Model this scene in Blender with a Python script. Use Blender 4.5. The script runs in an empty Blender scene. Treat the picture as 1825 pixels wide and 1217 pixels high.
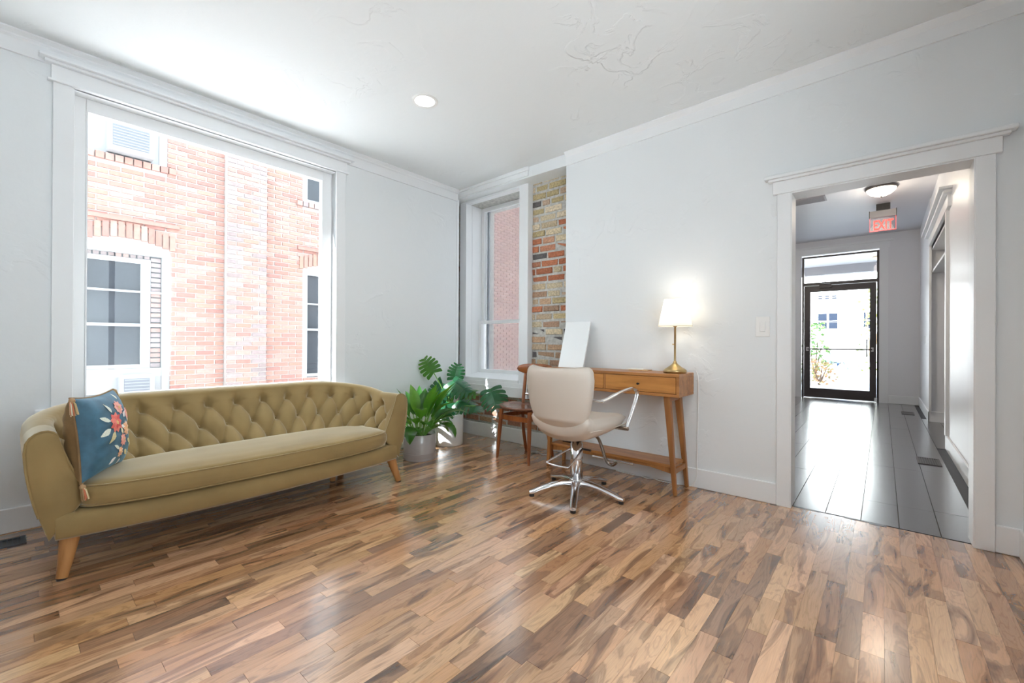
import bpy, bmesh, math, random
from mathutils import Vector, Matrix, Euler
random.seed(7)
PI = math.pi
sc = bpy.context.scene
COL = sc.collection

# ------------------------------------------------------------------ camera
cam_d = bpy.data.cameras.new('camera')
cam_d.sensor_width = 36.0
cam_d.lens = 766.86 * 36.0 / 1825.0
cam_d.clip_start = 0.02
cam_d.clip_end = 300
cam = bpy.data.objects.new('camera', cam_d)
COL.objects.link(cam)
_r = Vector((0.75761779, 0.65267722, 0.00526537))
_u = Vector((-0.00245251, -0.00522036, 0.99998337))
_f = Vector((-0.65269385, 0.7576181, 0.00235434))
cm = Matrix((_r, _u, -_f)).transposed().to_4x4()
cm.translation = Vector((3.7796, -3.4259, 1.1))
cam.matrix_world = cm
sc.camera = cam

# ------------------------------------------------------------------ sky, exposure
world = bpy.data.worlds.new('sky')
sc.world = world
world.use_nodes = True
bg = world.node_tree.nodes['Background']
bg.inputs[0].default_value = (0.80, 0.93, 1.0, 1)
bg.inputs[1].default_value = 4.0
sun_d = bpy.data.lights.new('sun', 'SUN'); sun_d.energy = 28.0; sun_d.angle = .01; sun_d.color = (.95, .985, 1.0)
sun = bpy.data.objects.new('sun', sun_d); COL.objects.link(sun)
sun.rotation_euler = Vector((.2, 1, -.714)).to_track_quat('-Z', 'Y').to_euler()   # sun shining along the alley
sc.view_settings.view_transform = 'Standard'
sc.view_settings.look = 'None'
sc.view_settings.exposure = 0.68
sc.view_settings.gamma = 1.0
sc.view_settings.use_curve_mapping = False
sc.cycles.max_bounces = 10
sc.cycles.diffuse_bounces = 6
sc.cycles.glossy_bounces = 4
sc.cycles.transmission_bounces = 8
sc.cycles.transparent_max_bounces = 16
sc.cycles.caustics_reflective = False
sc.cycles.caustics_refractive = False
sc.cycles.sample_clamp_indirect = 6.0

def portal(name, loc, direction, sx, sy):
    """window portal: only guides the sampling of the sky light, gives off nothing itself"""
    l = bpy.data.lights.new(name, 'AREA')
    l.shape = 'RECTANGLE'; l.size = sx; l.size_y = sy
    l.cycles.is_portal = True
    o = bpy.data.objects.new(name, l); COL.objects.link(o)
    o.location = loc
    o.rotation_euler = Vector(direction).to_track_quat('-Z', 'Y').to_euler()
    return o

portal('window_portal', (-0.16, -2.36, 1.64), (1, 0, 0), 1.55, 1.95)
portal('window_portal', (0.40, 0.45, 1.75), (0, -1, 0), 0.85, 2.1)
portal('window_portal', (4.45, -2.5, 1.5), (-1, 0, 0), 1.5, 2.0)
portal('window_portal', (3.11, 7.36, 1.5), (0, -1, 0), 1.3, 2.95)

# ------------------------------------------------------------------ materials
MATS = {}
def mat(name, col=(.8, .8, .8), rough=.5, metal=0.0, spec=.5, var=None, bump=None, attr=False, sheen=0.0,
        sheen_tint=(1, 1, 1), coat=0.0, emit=None, estr=0.0, trans=0.0, var_stretch=(1, 1, 1)):
    if name in MATS: return MATS[name]
    m = bpy.data.materials.new(name); m.use_nodes = True
    nt = m.node_tree; N = nt.nodes; L = nt.links
    b = N['Principled BSDF']
    b.inputs['Roughness'].default_value = rough
    b.inputs['Metallic'].default_value = metal
    b.inputs['Specular IOR Level'].default_value = spec
    b.inputs['Base Color'].default_value = (*col, 1)
    if sheen:
        b.inputs['Sheen Weight'].default_value = sheen
        b.inputs['Sheen Tint'].default_value = (*sheen_tint, 1)
        b.inputs['Sheen Roughness'].default_value = .35
    if coat:
        b.inputs['Coat Weight'].default_value = coat
        b.inputs['Coat Roughness'].default_value = .12
    if emit:
        b.inputs['Emission Color'].default_value = (*emit, 1)
        b.inputs['Emission Strength'].default_value = estr
    if trans:
        b.inputs['Transmission Weight'].default_value = trans
    src = None
    if attr:
        a = N.new('ShaderNodeAttribute'); a.attribute_name = 'col'; src = a.outputs['Color']
    tc = None
    if var or bump:
        tc = N.new('ShaderNodeNewGeometry')
    if var:                                   # var = (scale, dark factor, light factor)
        mp = N.new('ShaderNodeMapping'); mp.inputs['Scale'].default_value = var_stretch
        L.new(tc.outputs['Position'], mp.inputs['Vector'])
        n = N.new('ShaderNodeTexNoise'); n.inputs['Scale'].default_value = var[0]; n.inputs['Detail'].default_value = 6
        L.new(mp.outputs['Vector'], n.inputs['Vector'])
        mr = N.new('ShaderNodeMapRange')
        mr.inputs['From Min'].default_value = .3; mr.inputs['From Max'].default_value = .7
        mr.inputs['To Min'].default_value = var[1]; mr.inputs['To Max'].default_value = var[2]
        L.new(n.outputs['Fac'], mr.inputs['Value'])
        mx = N.new('ShaderNodeVectorMath'); mx.operation = 'SCALE'
        if src: L.new(src, mx.inputs[0])
        else: mx.inputs[0].default_value = col
        L.new(mr.outputs['Result'], mx.inputs['Scale'])
        src = mx.outputs['Vector']
    if src: L.new(src, b.inputs['Base Color'])
    if bump:                                  # bump = (scale, strength, distance)
        n = N.new('ShaderNodeTexNoise'); n.inputs['Scale'].default_value = bump[0]; n.inputs['Detail'].default_value = 5
        L.new(tc.outputs['Position'], n.inputs['Vector'])
        bp = N.new('ShaderNodeBump'); bp.inputs['Strength'].default_value = bump[1]; bp.inputs['Distance'].default_value = bump[2]
        L.new(n.outputs['Fac'], bp.inputs['Height']); L.new(bp.outputs['Normal'], b.inputs['Normal'])
    MATS[name] = m
    return m

def plaster(name, col, strength=.35):
    """hand trowelled plaster: low ridges with sharp edges"""
    m = bpy.data.materials.new(name); m.use_nodes = True
    nt = m.node_tree; N = nt.nodes; L = nt.links; b = N['Principled BSDF']
    b.inputs['Base Color'].default_value = (*col, 1); b.inputs['Roughness'].default_value = .62
    b.inputs['Specular IOR Level'].default_value = .3
    g = N.new('ShaderNodeNewGeometry')
    n1 = N.new('ShaderNodeTexNoise'); n1.inputs['Scale'].default_value = 4.2; n1.inputs['Detail'].default_value = 7
    n1.inputs['Distortion'].default_value = .8
    L.new(g.outputs['Position'], n1.inputs['Vector'])
    r1 = N.new('ShaderNodeValToRGB')
    r1.color_ramp.elements[0].position = .52; r1.color_ramp.elements[1].position = .56
    L.new(n1.outputs['Fac'], r1.inputs['Fac'])
    n2 = N.new('ShaderNodeTexNoise'); n2.inputs['Scale'].default_value = 1.3; n2.inputs['Detail'].default_value = 2
    L.new(g.outputs['Position'], n2.inputs['Vector'])
    r2 = N.new('ShaderNodeValToRGB'); r2.color_ramp.elements[0].position = .5; r2.color_ramp.elements[1].position = .66
    L.new(n2.outputs['Fac'], r2.inputs['Fac'])
    mu = N.new('ShaderNodeMath'); mu.operation = 'MULTIPLY'
    L.new(r1.outputs['Color'], mu.inputs[0]); L.new(r2.outputs['Color'], mu.inputs[1])
    ad = N.new('ShaderNodeMath'); ad.operation = 'MULTIPLY_ADD'
    n3 = N.new('ShaderNodeTexNoise'); n3.inputs['Scale'].default_value = 14; n3.inputs['Detail'].default_value = 3
    L.new(g.outputs['Position'], n3.inputs['Vector'])
    L.new(n3.outputs['Fac'], ad.inputs[0]); ad.inputs[1].default_value = .35
    L.new(mu.outputs[0], ad.inputs[2])
    bp = N.new('ShaderNodeBump'); bp.inputs['Strength'].default_value = strength; bp.inputs['Distance'].default_value = .012
    L.new(ad.outputs[0], bp.inputs['Height']); L.new(bp.outputs['Normal'], b.inputs['Normal'])
    return m

def strip_wood(name, sx, sy, rough, vein=1.0):
    """wood whose base colour comes from the piece (col), figure runs along y"""
    m = bpy.data.materials.new(name); m.use_nodes = True
    nt = m.node_tree; N = nt.nodes; L = nt.links; b = N['Principled BSDF']
    a = N.new('ShaderNodeAttribute'); a.attribute_name = 'col'
    g = N.new('ShaderNodeNewGeometry')
    ofs = N.new('ShaderNodeVectorMath'); ofs.operation = 'MULTIPLY_ADD'
    L.new(a.outputs['Color'], ofs.inputs[0]); ofs.inputs[1].default_value = (90, 70, 50); L.new(g.outputs['Position'], ofs.inputs[2])
    mp = N.new('ShaderNodeMapping'); mp.inputs['Scale'].default_value = (sx, sy, 1)
    L.new(ofs.outputs[0], mp.inputs['Vector'])
    n1 = N.new('ShaderNodeTexNoise'); n1.inputs['Scale'].default_value = 1; n1.inputs['Detail'].default_value = 4; n1.inputs['Distortion'].default_value = 1.1
    L.new(mp.outputs[0], n1.inputs['Vector'])
    # growth rings: bands of the slow noise
    mul = N.new('ShaderNodeMath'); mul.operation = 'MULTIPLY'; mul.inputs[1].default_value = 9.0
    L.new(n1.outputs['Fac'], mul.inputs[0])
    fr = N.new('ShaderNodeMath'); fr.operation = 'FRACT'; L.new(mul.outputs[0], fr.inputs[0])
    rr = N.new('ShaderNodeValToRGB'); e = rr.color_ramp.elements
    e[0].position = 0; e[0].color = (.52, .48, .46, 1); e[1].position = .22; e[1].color = (1, 1, 1, 1)
    x = e.new(.8); x.color = (.97, .96, .95, 1); x = e.new(1.0); x.color = (.6, .56, .54, 1)
    L.new(fr.outputs[0], rr.inputs['Fac'])
    # wide dark heartwood streaks
    r2 = N.new('ShaderNodeValToRGB'); e = r2.color_ramp.elements
    e[0].position = .36; e[0].color = (.34, .29, .27, 1); e[1].position = .49; e[1].color = (1, 1, 1, 1)
    L.new(n1.outputs['Fac'], r2.inputs['Fac'])
    n3 = N.new('ShaderNodeTexNoise'); n3.inputs['Scale'].default_value = 1; n3.inputs['Detail'].default_value = 3
    mp3 = N.new('ShaderNodeMapping'); mp3.inputs['Scale'].default_value = (260, 9, 1)
    L.new(ofs.outputs[0], mp3.inputs['Vector']); L.new(mp3.outputs[0], n3.inputs['Vector'])
    mr = N.new('ShaderNodeMapRange'); mr.inputs['To Min'].default_value = .72; mr.inputs['To Max'].default_value = 1.22
    L.new(n3.outputs['Fac'], mr.inputs['Value'])
    m1 = N.new('ShaderNodeMix'); m1.data_type = 'RGBA'; m1.blend_type = 'MULTIPLY'; m1.inputs['Factor'].default_value = .55 * vein
    L.new(a.outputs['Color'], m1.inputs['A']); L.new(rr.outputs['Color'], m1.inputs['B'])
    m2 = N.new('ShaderNodeMix'); m2.data_type = 'RGBA'; m2.blend_type = 'MULTIPLY'; m2.inputs['Factor'].default_value = .9 * vein
    L.new(m1.outputs['Result'], m2.inputs['A']); L.new(r2.outputs['Color'], m2.inputs['B'])
    sc_ = N.new('ShaderNodeVectorMath'); sc_.operation = 'SCALE'
    L.new(m2.outputs['Result'], sc_.inputs[0]); L.new(mr.outputs[0], sc_.inputs['Scale'])
    L.new(sc_.outputs[0], b.inputs['Base Color'])
    b.inputs['Roughness'].default_value = rough
    b.inputs['Specular IOR Level'].default_value = .9
    b.inputs['Coat Weight'].default_value = .9; b.inputs['Coat Roughness'].default_value = rough * .8; b.inputs['Coat IOR'].default_value = 1.6
    bp = N.new('ShaderNodeBump'); bp.inputs['Strength'].default_value = .06; bp.inputs['Distance'].default_value = .002
    L.new(n3.outputs['Fac'], bp.inputs['Height']); L.new(bp.outputs['Normal'], b.inputs['Normal'])
    return m

def wood(name, c1, c2, axis='x', rough=.35, scale=1.0):
    """furniture wood, grain along an object axis"""
    m = bpy.data.materials.new(name); m.use_nodes = True
    nt = m.node_tree; N = nt.nodes; L = nt.links; b = N['Principled BSDF']
    g = N.new('ShaderNodeTexCoord')
    mp = N.new('ShaderNodeMapping')
    s = {'x': (2.5, 22, 22), 'y': (22, 2.5, 22), 'z': (22, 22, 2.5)}[axis]
    mp.inputs['Scale'].default_value = [v * scale for v in s]
    L.new(g.outputs['Object'], mp.inputs['Vector'])
    n = N.new('ShaderNodeTexNoise'); n.inputs['Scale'].default_value = 1; n.inputs['Detail'].default_value = 6; n.inputs['Distortion'].default_value = .8
    L.new(mp.outputs[0], n.inputs['Vector'])
    r = N.new('ShaderNodeValToRGB'); e = r.color_ramp.elements
    e[0].position = .35; e[0].color = (*c2, 1); e[1].position = .62; e[1].color = (*c1, 1)
    L.new(n.outputs['Fac'], r.inputs['Fac']); L.new(r.outputs['Color'], b.inputs['Base Color'])
    b.inputs['Roughness'].default_value = rough
    return m

def thin_glass(name, tint=(1, 1, 1), refl=.06, rough=0.0):
    m = bpy.data.materials.new(name); m.use_nodes = True
    nt = m.node_tree; N = nt.nodes; L = nt.links
    N.remove(N['Principled BSDF']); out = N['Material Output']
    t = N.new('ShaderNodeBsdfTransparent'); t.inputs['Color'].default_value = (*tint, 1)
    gl = N.new('ShaderNodeBsdfGlossy'); gl.inputs['Roughness'].default_value = rough
    ly = N.new('ShaderNodeLayerWeight'); ly.inputs['Blend'].default_value = .5
    pw = N.new('ShaderNodeMath'); pw.operation = 'POWER'; pw.inputs[1].default_value = 5.0
    L.new(ly.outputs['Facing'], pw.inputs[0])
    lw = N.new('ShaderNodeMath'); lw.operation = 'MULTIPLY_ADD'; lw.inputs[1].default_value = .85; lw.inputs[2].default_value = .025
    L.new(pw.outputs[0], lw.inputs[0])
    mx = N.new('ShaderNodeMixShader')
    L.new(lw.outputs[0], mx.inputs['Fac']); L.new(t.outputs[0], mx.inputs[1]); L.new(gl.outputs[0], mx.inputs[2])
    L.new(mx.outputs[0], out.inputs['Surface'])
    return m

def screen_mesh(name):
    m = bpy.data.materials.new(name); m.use_nodes = True
    nt = m.node_tree; N = nt.nodes; L = nt.links
    b = N['Principled BSDF']; b.inputs['Base Color'].default_value = (.30, .29, .31, 1); b.inputs['Roughness'].default_value = .6
    t = N.new('ShaderNodeBsdfTransparent'); mx = N.new('ShaderNodeMixShader'); mx.inputs['Fac'].default_value = .42
    L.new(t.outputs[0], mx.inputs[1]); L.new(b.outputs[0], mx.inputs[2]); L.new(mx.outputs[0], N['Material Output'].inputs['Surface'])
    return m

def translucent(name, col, frac=.5):
    m = bpy.data.materials.new(name); m.use_nodes = True
    nt = m.node_tree; N = nt.nodes; L = nt.links
    d = N.new('ShaderNodeBsdfDiffuse'); d.inputs['Color'].default_value = (*col, 1)
    t = N.new('ShaderNodeBsdfTranslucent'); t.inputs['Color'].default_value = (*col, 1)
    mx = N.new('ShaderNodeMixShader'); mx.inputs['Fac'].default_value = frac
    N.remove(N['Principled BSDF'])
    L.new(d.outputs[0], mx.inputs[1]); L.new(t.outputs[0], mx.inputs[2]); L.new(mx.outputs[0], N['Material Output'].inputs['Surface'])
    return m

def leaf_mat(name, c1, c2):
    m = mat(name, c1, .32, var=(18, .75, 1.25))
    nt = m.node_tree; N = nt.nodes; L = nt.links; b = N['Principled BSDF']
    t = N.new('ShaderNodeBsdfTranslucent'); t.inputs['Color'].default_value = (*c2, 1)
    mx = N.new('ShaderNodeMixShader'); mx.inputs['Fac'].default_value = .3
    L.new(b.outputs[0], mx.inputs[1]); L.new(t.outputs[0], mx.inputs[2]); L.new(mx.outputs[0], N['Material Output'].inputs['Surface'])
    return m

WALL = plaster('plaster_white', (.795, .82, .835), .30)
CEIL = plaster('plaster_ceiling', (.795, .82, .83), .42)
TRIM = mat('trim_white', (.84, .855, .87), .35, spec=.4)
VINYL = mat('window_white', (.86, .87, .88), .3)
HALLW = mat('hall_paint', (.80, .805, .83), .35, bump=(40, .05, .002))
STRIP = strip_wood('laminate', 12, 2.0, .22)
DARKF = strip_wood('dark_vinyl', 24, 2.4, .26, vein=.55)
BRICK = mat('brick', attr=True, rough=.85, var=(60, .72, 1.25), bump=(55, .6, .006))
MORTAR = mat('mortar', (.52, .51, .48), .9, var=(30, .75, 1.2), bump=(60, .6, .006))
OBRICK = mat('outdoor_brick', attr=True, rough=.85, var=(26, .85, 1.12))
OMORTAR = mat('outdoor_mortar', (0.372, 0.335, 0.319), .9)
VELVET = mat('olive_velvet', (.295, .203, .085), .75, spec=.2, sheen=1.0, sheen_tint=(1, .96, .82), var=(5, .88, 1.12))
SOFALEG = wood('sofa_leg_wood', (.50, .245, .085), (.36, .16, .05), 'z', .4)
CHROME = mat('chrome', (.78, .78, .80), .13, metal=1)
DARKCH = mat('bronze_chrome', (.30, .25, .21), .25, metal=1)
STEEL = mat('satin_steel', (.55, .55, .56), .3, metal=1)
CREAMV = mat('cream_vinyl', (.62, .55, .48), .42, bump=(160, .08, .001))
DESKW = wood('desk_wood', (.47, .205, .06), (.30, .115, .03), 'x', .33)
DESKL = wood('desk_leg_wood', (.40, .17, .05), (.28, .11, .03), 'z', .35)
CHAIRW = wood('chair_wood', (.34, .105, .028), (.20, .055, .015), 'z', .28)
SEATW = mat('seat_dark', (.20, .085, .05), .16, spec=.6)
BRASS = mat('antique_brass', (.50, .37, .18), .28, metal=1)
BLACK = mat('black_plastic', (.012, .012, .013), .4)
DARKBR = mat('dark_bronze_frame', (.05, .042, .045), .35)
GLASS = thin_glass('pane_glass')
SCREEN = screen_mesh('insect_screen')
SHADE = translucent('shade_linen', (.92, .88, .80), .55)
WHITE = mat('white_plastic', (.85, .85, .84), .35)

# ------------------------------------------------------------------ mesh helpers
class MB:
    def __init__(s): s.v = []; s.f = []; s.c = []; s.sm = []
    def add(s, vs, fs, col=None, smooth=False):
        o = len(s.v); s.v += [tuple(p) for p in vs]
        for f in fs:
            s.f.append([i + o for i in f]); s.c.append(col); s.sm.append(smooth)
        return s
    def box(s, x0, x1, y0, y1, z0, z1, col=None):
        vs = [(x0, y0, z0), (x1, y0, z0), (x1, y1, z0), (x0, y1, z0), (x0, y0, z1), (x1, y0, z1), (x1, y1, z1), (x0, y1, z1)]
        return s.add(vs, [(0, 3, 2, 1), (4, 5, 6, 7), (0, 1, 5, 4), (1, 2, 6, 5), (2, 3, 7, 6), (3, 0, 4, 7)], col)
    def hull(s, lo, hi, col=None):           # two loops of points with equal count -> closed solid
        n = len(lo); vs = list(lo) + list(hi)
        fs = [tuple(range(n - 1, -1, -1)), tuple(range(n, 2 * n))] + [(i, (i + 1) % n, n + (i + 1) % n, n + i) for i in range(n)]
        return s.add(vs, fs, col)
    def prism(s, poly, axis, a, b, col=None):  # polygon in the two other axes, extruded along axis
        def P(p, t):
            return {'x': (t, p[0], p[1]), 'y': (p[0], t, p[1]), 'z': (p[0], p[1], t)}[axis]
        return s.hull([P(p, a) for p in poly], [P(p, b) for p in poly], col)
    def tube(s, pts, r, n=10, cap=True, flat=1.0, col=None):
        pts = [Vector(p) for p in pts]; m = len(pts)
        rs = r if isinstance(r, (list, tuple)) else [r] * m
        up = Vector((0, 0, 1)); rings = []
        prev = None
        for i, p in enumerate(pts):
            t = (pts[min(i + 1, m - 1)] - pts[max(i - 1, 0)]).normalized()
            if prev is None:
                a = t.orthogonal().normalized() if abs(t.dot(up)) > .95 else t.cross(up).normalized()
            else:
                a = (prev - t * prev.dot(t)).normalized()
            prev = a; b = t.cross(a)
            rings.append([p + a * (rs[i] * math.cos(2 * PI * k / n)) + b * (rs[i] * flat * math.sin(2 * PI * k / n)) for k in range(n)])
        vs = [q for g in rings for q in g]; fs = []
        for i in range(m - 1):
            for k in range(n):
                fs.append((i * n + k, i * n + (k + 1) % n, (i + 1) * n + (k + 1) % n, (i + 1) * n + k))
        o = len(s.v); s.add(vs, fs, col, True)
        if cap: s.add(rings[0], [tuple(range(n - 1, -1, -1))], col); s.add(rings[-1], [tuple(range(n))], col)
        return s
    def lathe(s, prof, n=24, c=(0, 0), col=None, smooth=True):   # prof: list of (r, z)
        vs = []; fs = []
        for r, z in prof:
            for k in range(n): vs.append((c[0] + r * math.cos(2 * PI * k / n), c[1] + r * math.sin(2 * PI * k / n), z))
        for i in range(len(prof) - 1):
            for k in range(n): fs.append((i * n + k, i * n + (k + 1) % n, (i + 1) * n + (k + 1) % n, (i + 1) * n + k))
        s.add(vs, fs, col, smooth)
        if prof[0][0] > 1e-4: s.add(vs[:n], [tuple(range(n - 1, -1, -1))], col)
        if prof[-1][0] > 1e-4: s.add(vs[-n:], [tuple(range(n))], col)
        return s
    def grid(s, fn, nu, nv, close_u=False, col=None):
        vs = [fn(i / (nu if close_u else nu - 1), j / (nv - 1)) for i in range(nu) for j in range(nv)]; fs = []
        for i in range(nu if close_u else nu - 1):
            for j in range(nv - 1):
                a = i * nv + j; b = ((i + 1) % nu) * nv + j
                fs.append((a, b, b + 1, a + 1))
        return s.add(vs, fs, col, True)
    def build(s, name, m, parent=None, local=False, bevel=0, seg=2, sub=0, col=None, smooth=None, kind=None, label=None, weld=False):
        me = bpy.data.meshes.new(name)
        v = s.v
        if parent is not None and not local:
            l = parent['_o'] if '_o' in parent else parent.location
            v = [(p[0] - l[0], p[1] - l[1], p[2] - l[2]) for p in v]
        me.from_pydata(v, [], s.f)
        for p, q in zip(me.polygons, s.sm): p.use_smooth = q if smooth is None else smooth
        if col is not None or any(c is not None for c in s.c):
            at = me.color_attributes.new('col', 'FLOAT_COLOR', 'CORNER')
            buf = []
            for p in me.polygons:
                c = s.c[p.index] if s.c[p.index] is not None else (col or (.5, .5, .5))
                buf += [c[0], c[1], c[2], 1.0] * p.loop_total
            at.data.foreach_set('color', buf)
        me.materials.append(m)
        if weld:
            bm = bmesh.new(); bm.from_mesh(me); bmesh.ops.remove_doubles(bm, verts=bm.verts, dist=1e-4)
            bmesh.ops.recalc_face_normals(bm, faces=bm.faces); bm.to_mesh(me); bm.free()
        me.update()
        o = bpy.data.objects.new(name, me); COL.objects.link(o)
        if parent is not None: o.parent = parent
        if bevel:
            b = o.modifiers.new('bevel', 'BEVEL'); b.width = bevel; b.segments = seg; b.limit_method = 'ANGLE'; b.angle_limit = .6
        if sub:
            b = o.modifiers.new('subdivision', 'SUBSURF'); b.levels = sub; b.render_levels = sub
        if kind: o['kind'] = kind
        if label: o['label'] = label
        return o

def thing(name, label, cat, loc=(0, 0, 0), group=None, kind=None, rotz=0, mw=None):
    o = bpy.data.objects.new(name, None); COL.objects.link(o)
    o.empty_display_size = .1
    if mw is not None: o.matrix_world = mw
    else:
        o.location = loc; o.rotation_euler = (0, 0, rotz)
    if label: o['label'] = label
    if cat: o['category'] = cat
    if group: o['group'] = group
    if kind: o['kind'] = kind
    return o
def tag(o, label, cat=None, group=None, kind=None):
    o['label'] = label
    if cat: o['category'] = cat
    if group: o['group'] = group
    if kind: o['kind'] = kind
    return o
def bx(name, m, dims, parent=None, **k): return MB().box(*dims).build(name, m, parent, **k)
def structure(o, label):
    o['kind'] = 'structure'; o['label'] = label
    return o
def arc(c, r, a0, a1, n): return [(c[0] + r * math.cos(a0 + (a1 - a0) * i / n), c[1] + r * math.sin(a0 + (a1 - a0) * i / n)) for i in range(n + 1)]
def catmull(pts, n=8):
    pts = [Vector(p) for p in pts]; out = []
    q = [pts[0] * 2 - pts[1]] + pts + [pts[-1] * 2 - pts[-2]]
    for i in range(1, len(q) - 2):
        for k in range(n):
            t = k / n
            out.append(.5 * ((2 * q[i]) + (q[i + 1] - q[i - 1]) * t + (2 * q[i - 1] - 5 * q[i] + 4 * q[i + 1] - q[i + 2]) * t * t + (3 * q[i] - q[i - 1] - 3 * q[i + 1] + q[i + 2]) * t ** 3))
    out.append(pts[-1]); return out

def czl(x): return 2.872 + .017 * x         # the old ceiling rises a little towards the far side
YB = .19                                     # face of the exposed brick behind the corner window
XR = 4.335                                   # right side wall
YR = -3.95                                   # wall behind the viewpoint

# ================================================================== STRUCTURE
# ---- room floor with its laminate strips
fl = bx('floor', mat('underlay', (.16, .10, .065), .6), (-.35, XR, YR, .40, -.06, -.004))
structure(fl, 'walnut-toned three-strip laminate floor of the room')
PAL = [(.56, .355, .215), (.50, .30, .17), (.44, .25, .135), (.36, .20, .11), (.30, .17, .10), (.47, .29, .175), (.53, .33, .20), (.24, .14, .09), (.41, .245, .15), (.58, .385, .25)]
strips = []
w = .067; nrow = int((XR + .3) / w) + 1
camp = Vector((3.78, -3.43, 1.1))
for r in range(nrow):
    x0 = -.3 + r * w; x1 = min(x0 + w, XR)
    if r % 3 == 0: board_off = random.uniform(0, .6)
    y = YR - random.uniform(0, .5)
    lim = YB - .018 if x0 < 1.5 else (.02 if x1 < 3.28 or x0 > 4.19 else .03)
    while y < lim:
        ln = random.choice([.30, .38, .45, .52, .60]) + random.uniform(-.03, .03)
        y1 = min(y + ln, lim)
        if y1 - y > .02 and y1 > YR and x1 > -.2:
            b = random.choice(PAL); k = random.uniform(1.05, 1.32)
            c = (b[0] * 1.03 * k * random.uniform(.96, 1.04), b[1] * .94 * k, b[2] * .83 * k * random.uniform(.92, 1.06))
            strips.append((x0, x1, max(y, YR), y1, c, r))
        y = y1
def seen_size(st):
    cx, cy = (st[0] + st[1]) / 2, (st[2] + st[3]) / 2
    d = Vector((cx, cy, 0)) - camp
    z = d.dot(_f)
    if z < .35: return 0
    px = d.dot(_r) / z * 767; py = -d.dot(_u) / z * 767
    if abs(px) > 960 or py > 640: return 0
    if cx < 1.0 and cy < -1.5: return 0
    return (st[3] - st[2]) / (z * z)
strips.sort(key=seen_size, reverse=True)
def strip_mb(mb, st):
    x0, x1, y0, y1, c, r = st
    e = .0009 if r % 3 else .0016
    h = random.uniform(-.0002, .0002)
    g = .0006
    lo = [(x0 + .0003, y0 + .0003, -.004), (x1 - .0003, y0 + .0003, -.004), (x1 - .0003, y1 - .0003, -.004), (x0 + .0003, y1 - .0003, -.004)]
    hi = [(x0 + g * .6, y0 + g, h), (x1 - g * .6, y0 + g, h), (x1 - g * .6, y1 - g, h), (x0 + g * .6, y1 - g, h)]
    mb.hull(lo, hi, c)
for st in strips[:300]:
    mb = MB(); strip_mb(mb, st); mb.build('plank', STRIP, fl)
mb = MB()
for st in strips[300:]: strip_mb(mb, st)
mb.build('remaining_planks', STRIP, fl, kind='stuff')

# ---- hall floor with dark vinyl planks
XH0, YH1, ZH = 1.7, 7.30, 3.2
hf = bx('floor', mat('hall_underlay', (.03, .03, .033), .6), (XH0, 5.2, .03, YH1 + .12, -.06, -.004))
structure(hf, 'dark grey wood-look plank floor of the hallway')
y = .045; row = 0
hp = []
for r in range(20):
    x0 = XH0 + r * .18; x1 = x0 + .176
    y = .04 - random.uniform(0, .9)
    while y < YH1:
        y1 = min(y + 1.2, YH1)
        if x1 < 5.2 and not (x1 > 4.33 and (y1 < 3.0 or y > 5.2)):
            k = random.uniform(.6, 1.05)
            MB().box(x0, x1, max(y, .045), y1 - .003, -.005, random.uniform(-.0004, .0004), col=(.052 * k, .051 * k, .058 * k)).build('plank', DARKF, hf)
        y = y1
# ragged ends of the threshold: small black gaps between the two floors
for (a, b_) in ((3.33, 3.47), (3.60, 3.72), (3.72, 3.80)):
    o = bx('threshold_gap', BLACK, (a, b_, .022 + (b_ > 3.75) * -.012, .046, -.0035, .0012), fl)

# ---- walls of the room
def wall(name, label, boxes, m=WALL):
    mb = MB()
    for b in boxes: mb.box(*b)
    return structure(mb.build(name, m), label)
ZT = 3.02
# left wall, plaster face x = 0, big window opening y -3.18..-1.515, z .70..2.645
wall('wall_left', 'white plastered wall around the large picture window',
     [(-.20, 0, YR - .15, -3.185, -.05, ZT), (-.20, 0, -1.512, -.035, -.05, ZT), (-.20, 0, -3.185, -1.512, -.05, .69), (-.20, 0, -3.185, -1.512, 2.645, ZT)])
# right wall, plaster face y = 0, doorway x 3.312..4.158 to z 2.12
wall('wall_right', 'white plastered wall with the doorway to the hall',
     [(1.498, 3.312, 0, .15, -.05, ZT), (4.158, XR + .15, 0, .15, -.05, ZT), (3.312, 4.158, 0, .15, 2.12, ZT), (-.2, 1.498, 0, YB + .02, 2.785, ZT)])
SY0, SY1, SZ0, SZ1 = -3.25, -1.75, .5, 2.5  # side window opening, added out of view to let more daylight in
wall('wall_side', 'white plastered side wall at the right edge',
     [(XR, XR + .15, YR - .15, SY0, -.05, ZT), (XR, XR + .15, SY1, 0, -.05, ZT), (XR, XR + .15, SY0, SY1, -.05, SZ0), (XR, XR + .15, SY0, SY1, SZ1, ZT)])
wall('wall_rear', 'white plastered wall behind the viewpoint', [(-.2, XR, YR - .15, YR, -.05, ZT)])
rw = thing('added_window', 'plain white window added unseen in the side wall to brighten the room', None, (XR + .08, -2.5, 1.5), kind='structure')
SYM = (SY0 + SY1) / 2
for (a, b_, c, d) in ((SY0, SY1, SZ0, SZ0 + .06), (SY0, SY1, SZ1 - .06, SZ1), (SY0, SY0 + .06, SZ0 + .06, SZ1 - .06), (SY1 - .06, SY1, SZ0 + .06, SZ1 - .06), (SYM - .03, SYM + .03, SZ0 + .06, SZ1 - .06)):
    bx('window_frame', VINYL, (XR + .05, XR + .10, a, b_, c, d), rw)
for (a, b_) in ((SY0 + .06, SYM - .03), (SYM + .03, SY1 - .06)): bx('pane', GLASS, (XR + .073, XR + .077, a, b_, SZ0 + .06, SZ1 - .06), rw)

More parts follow.
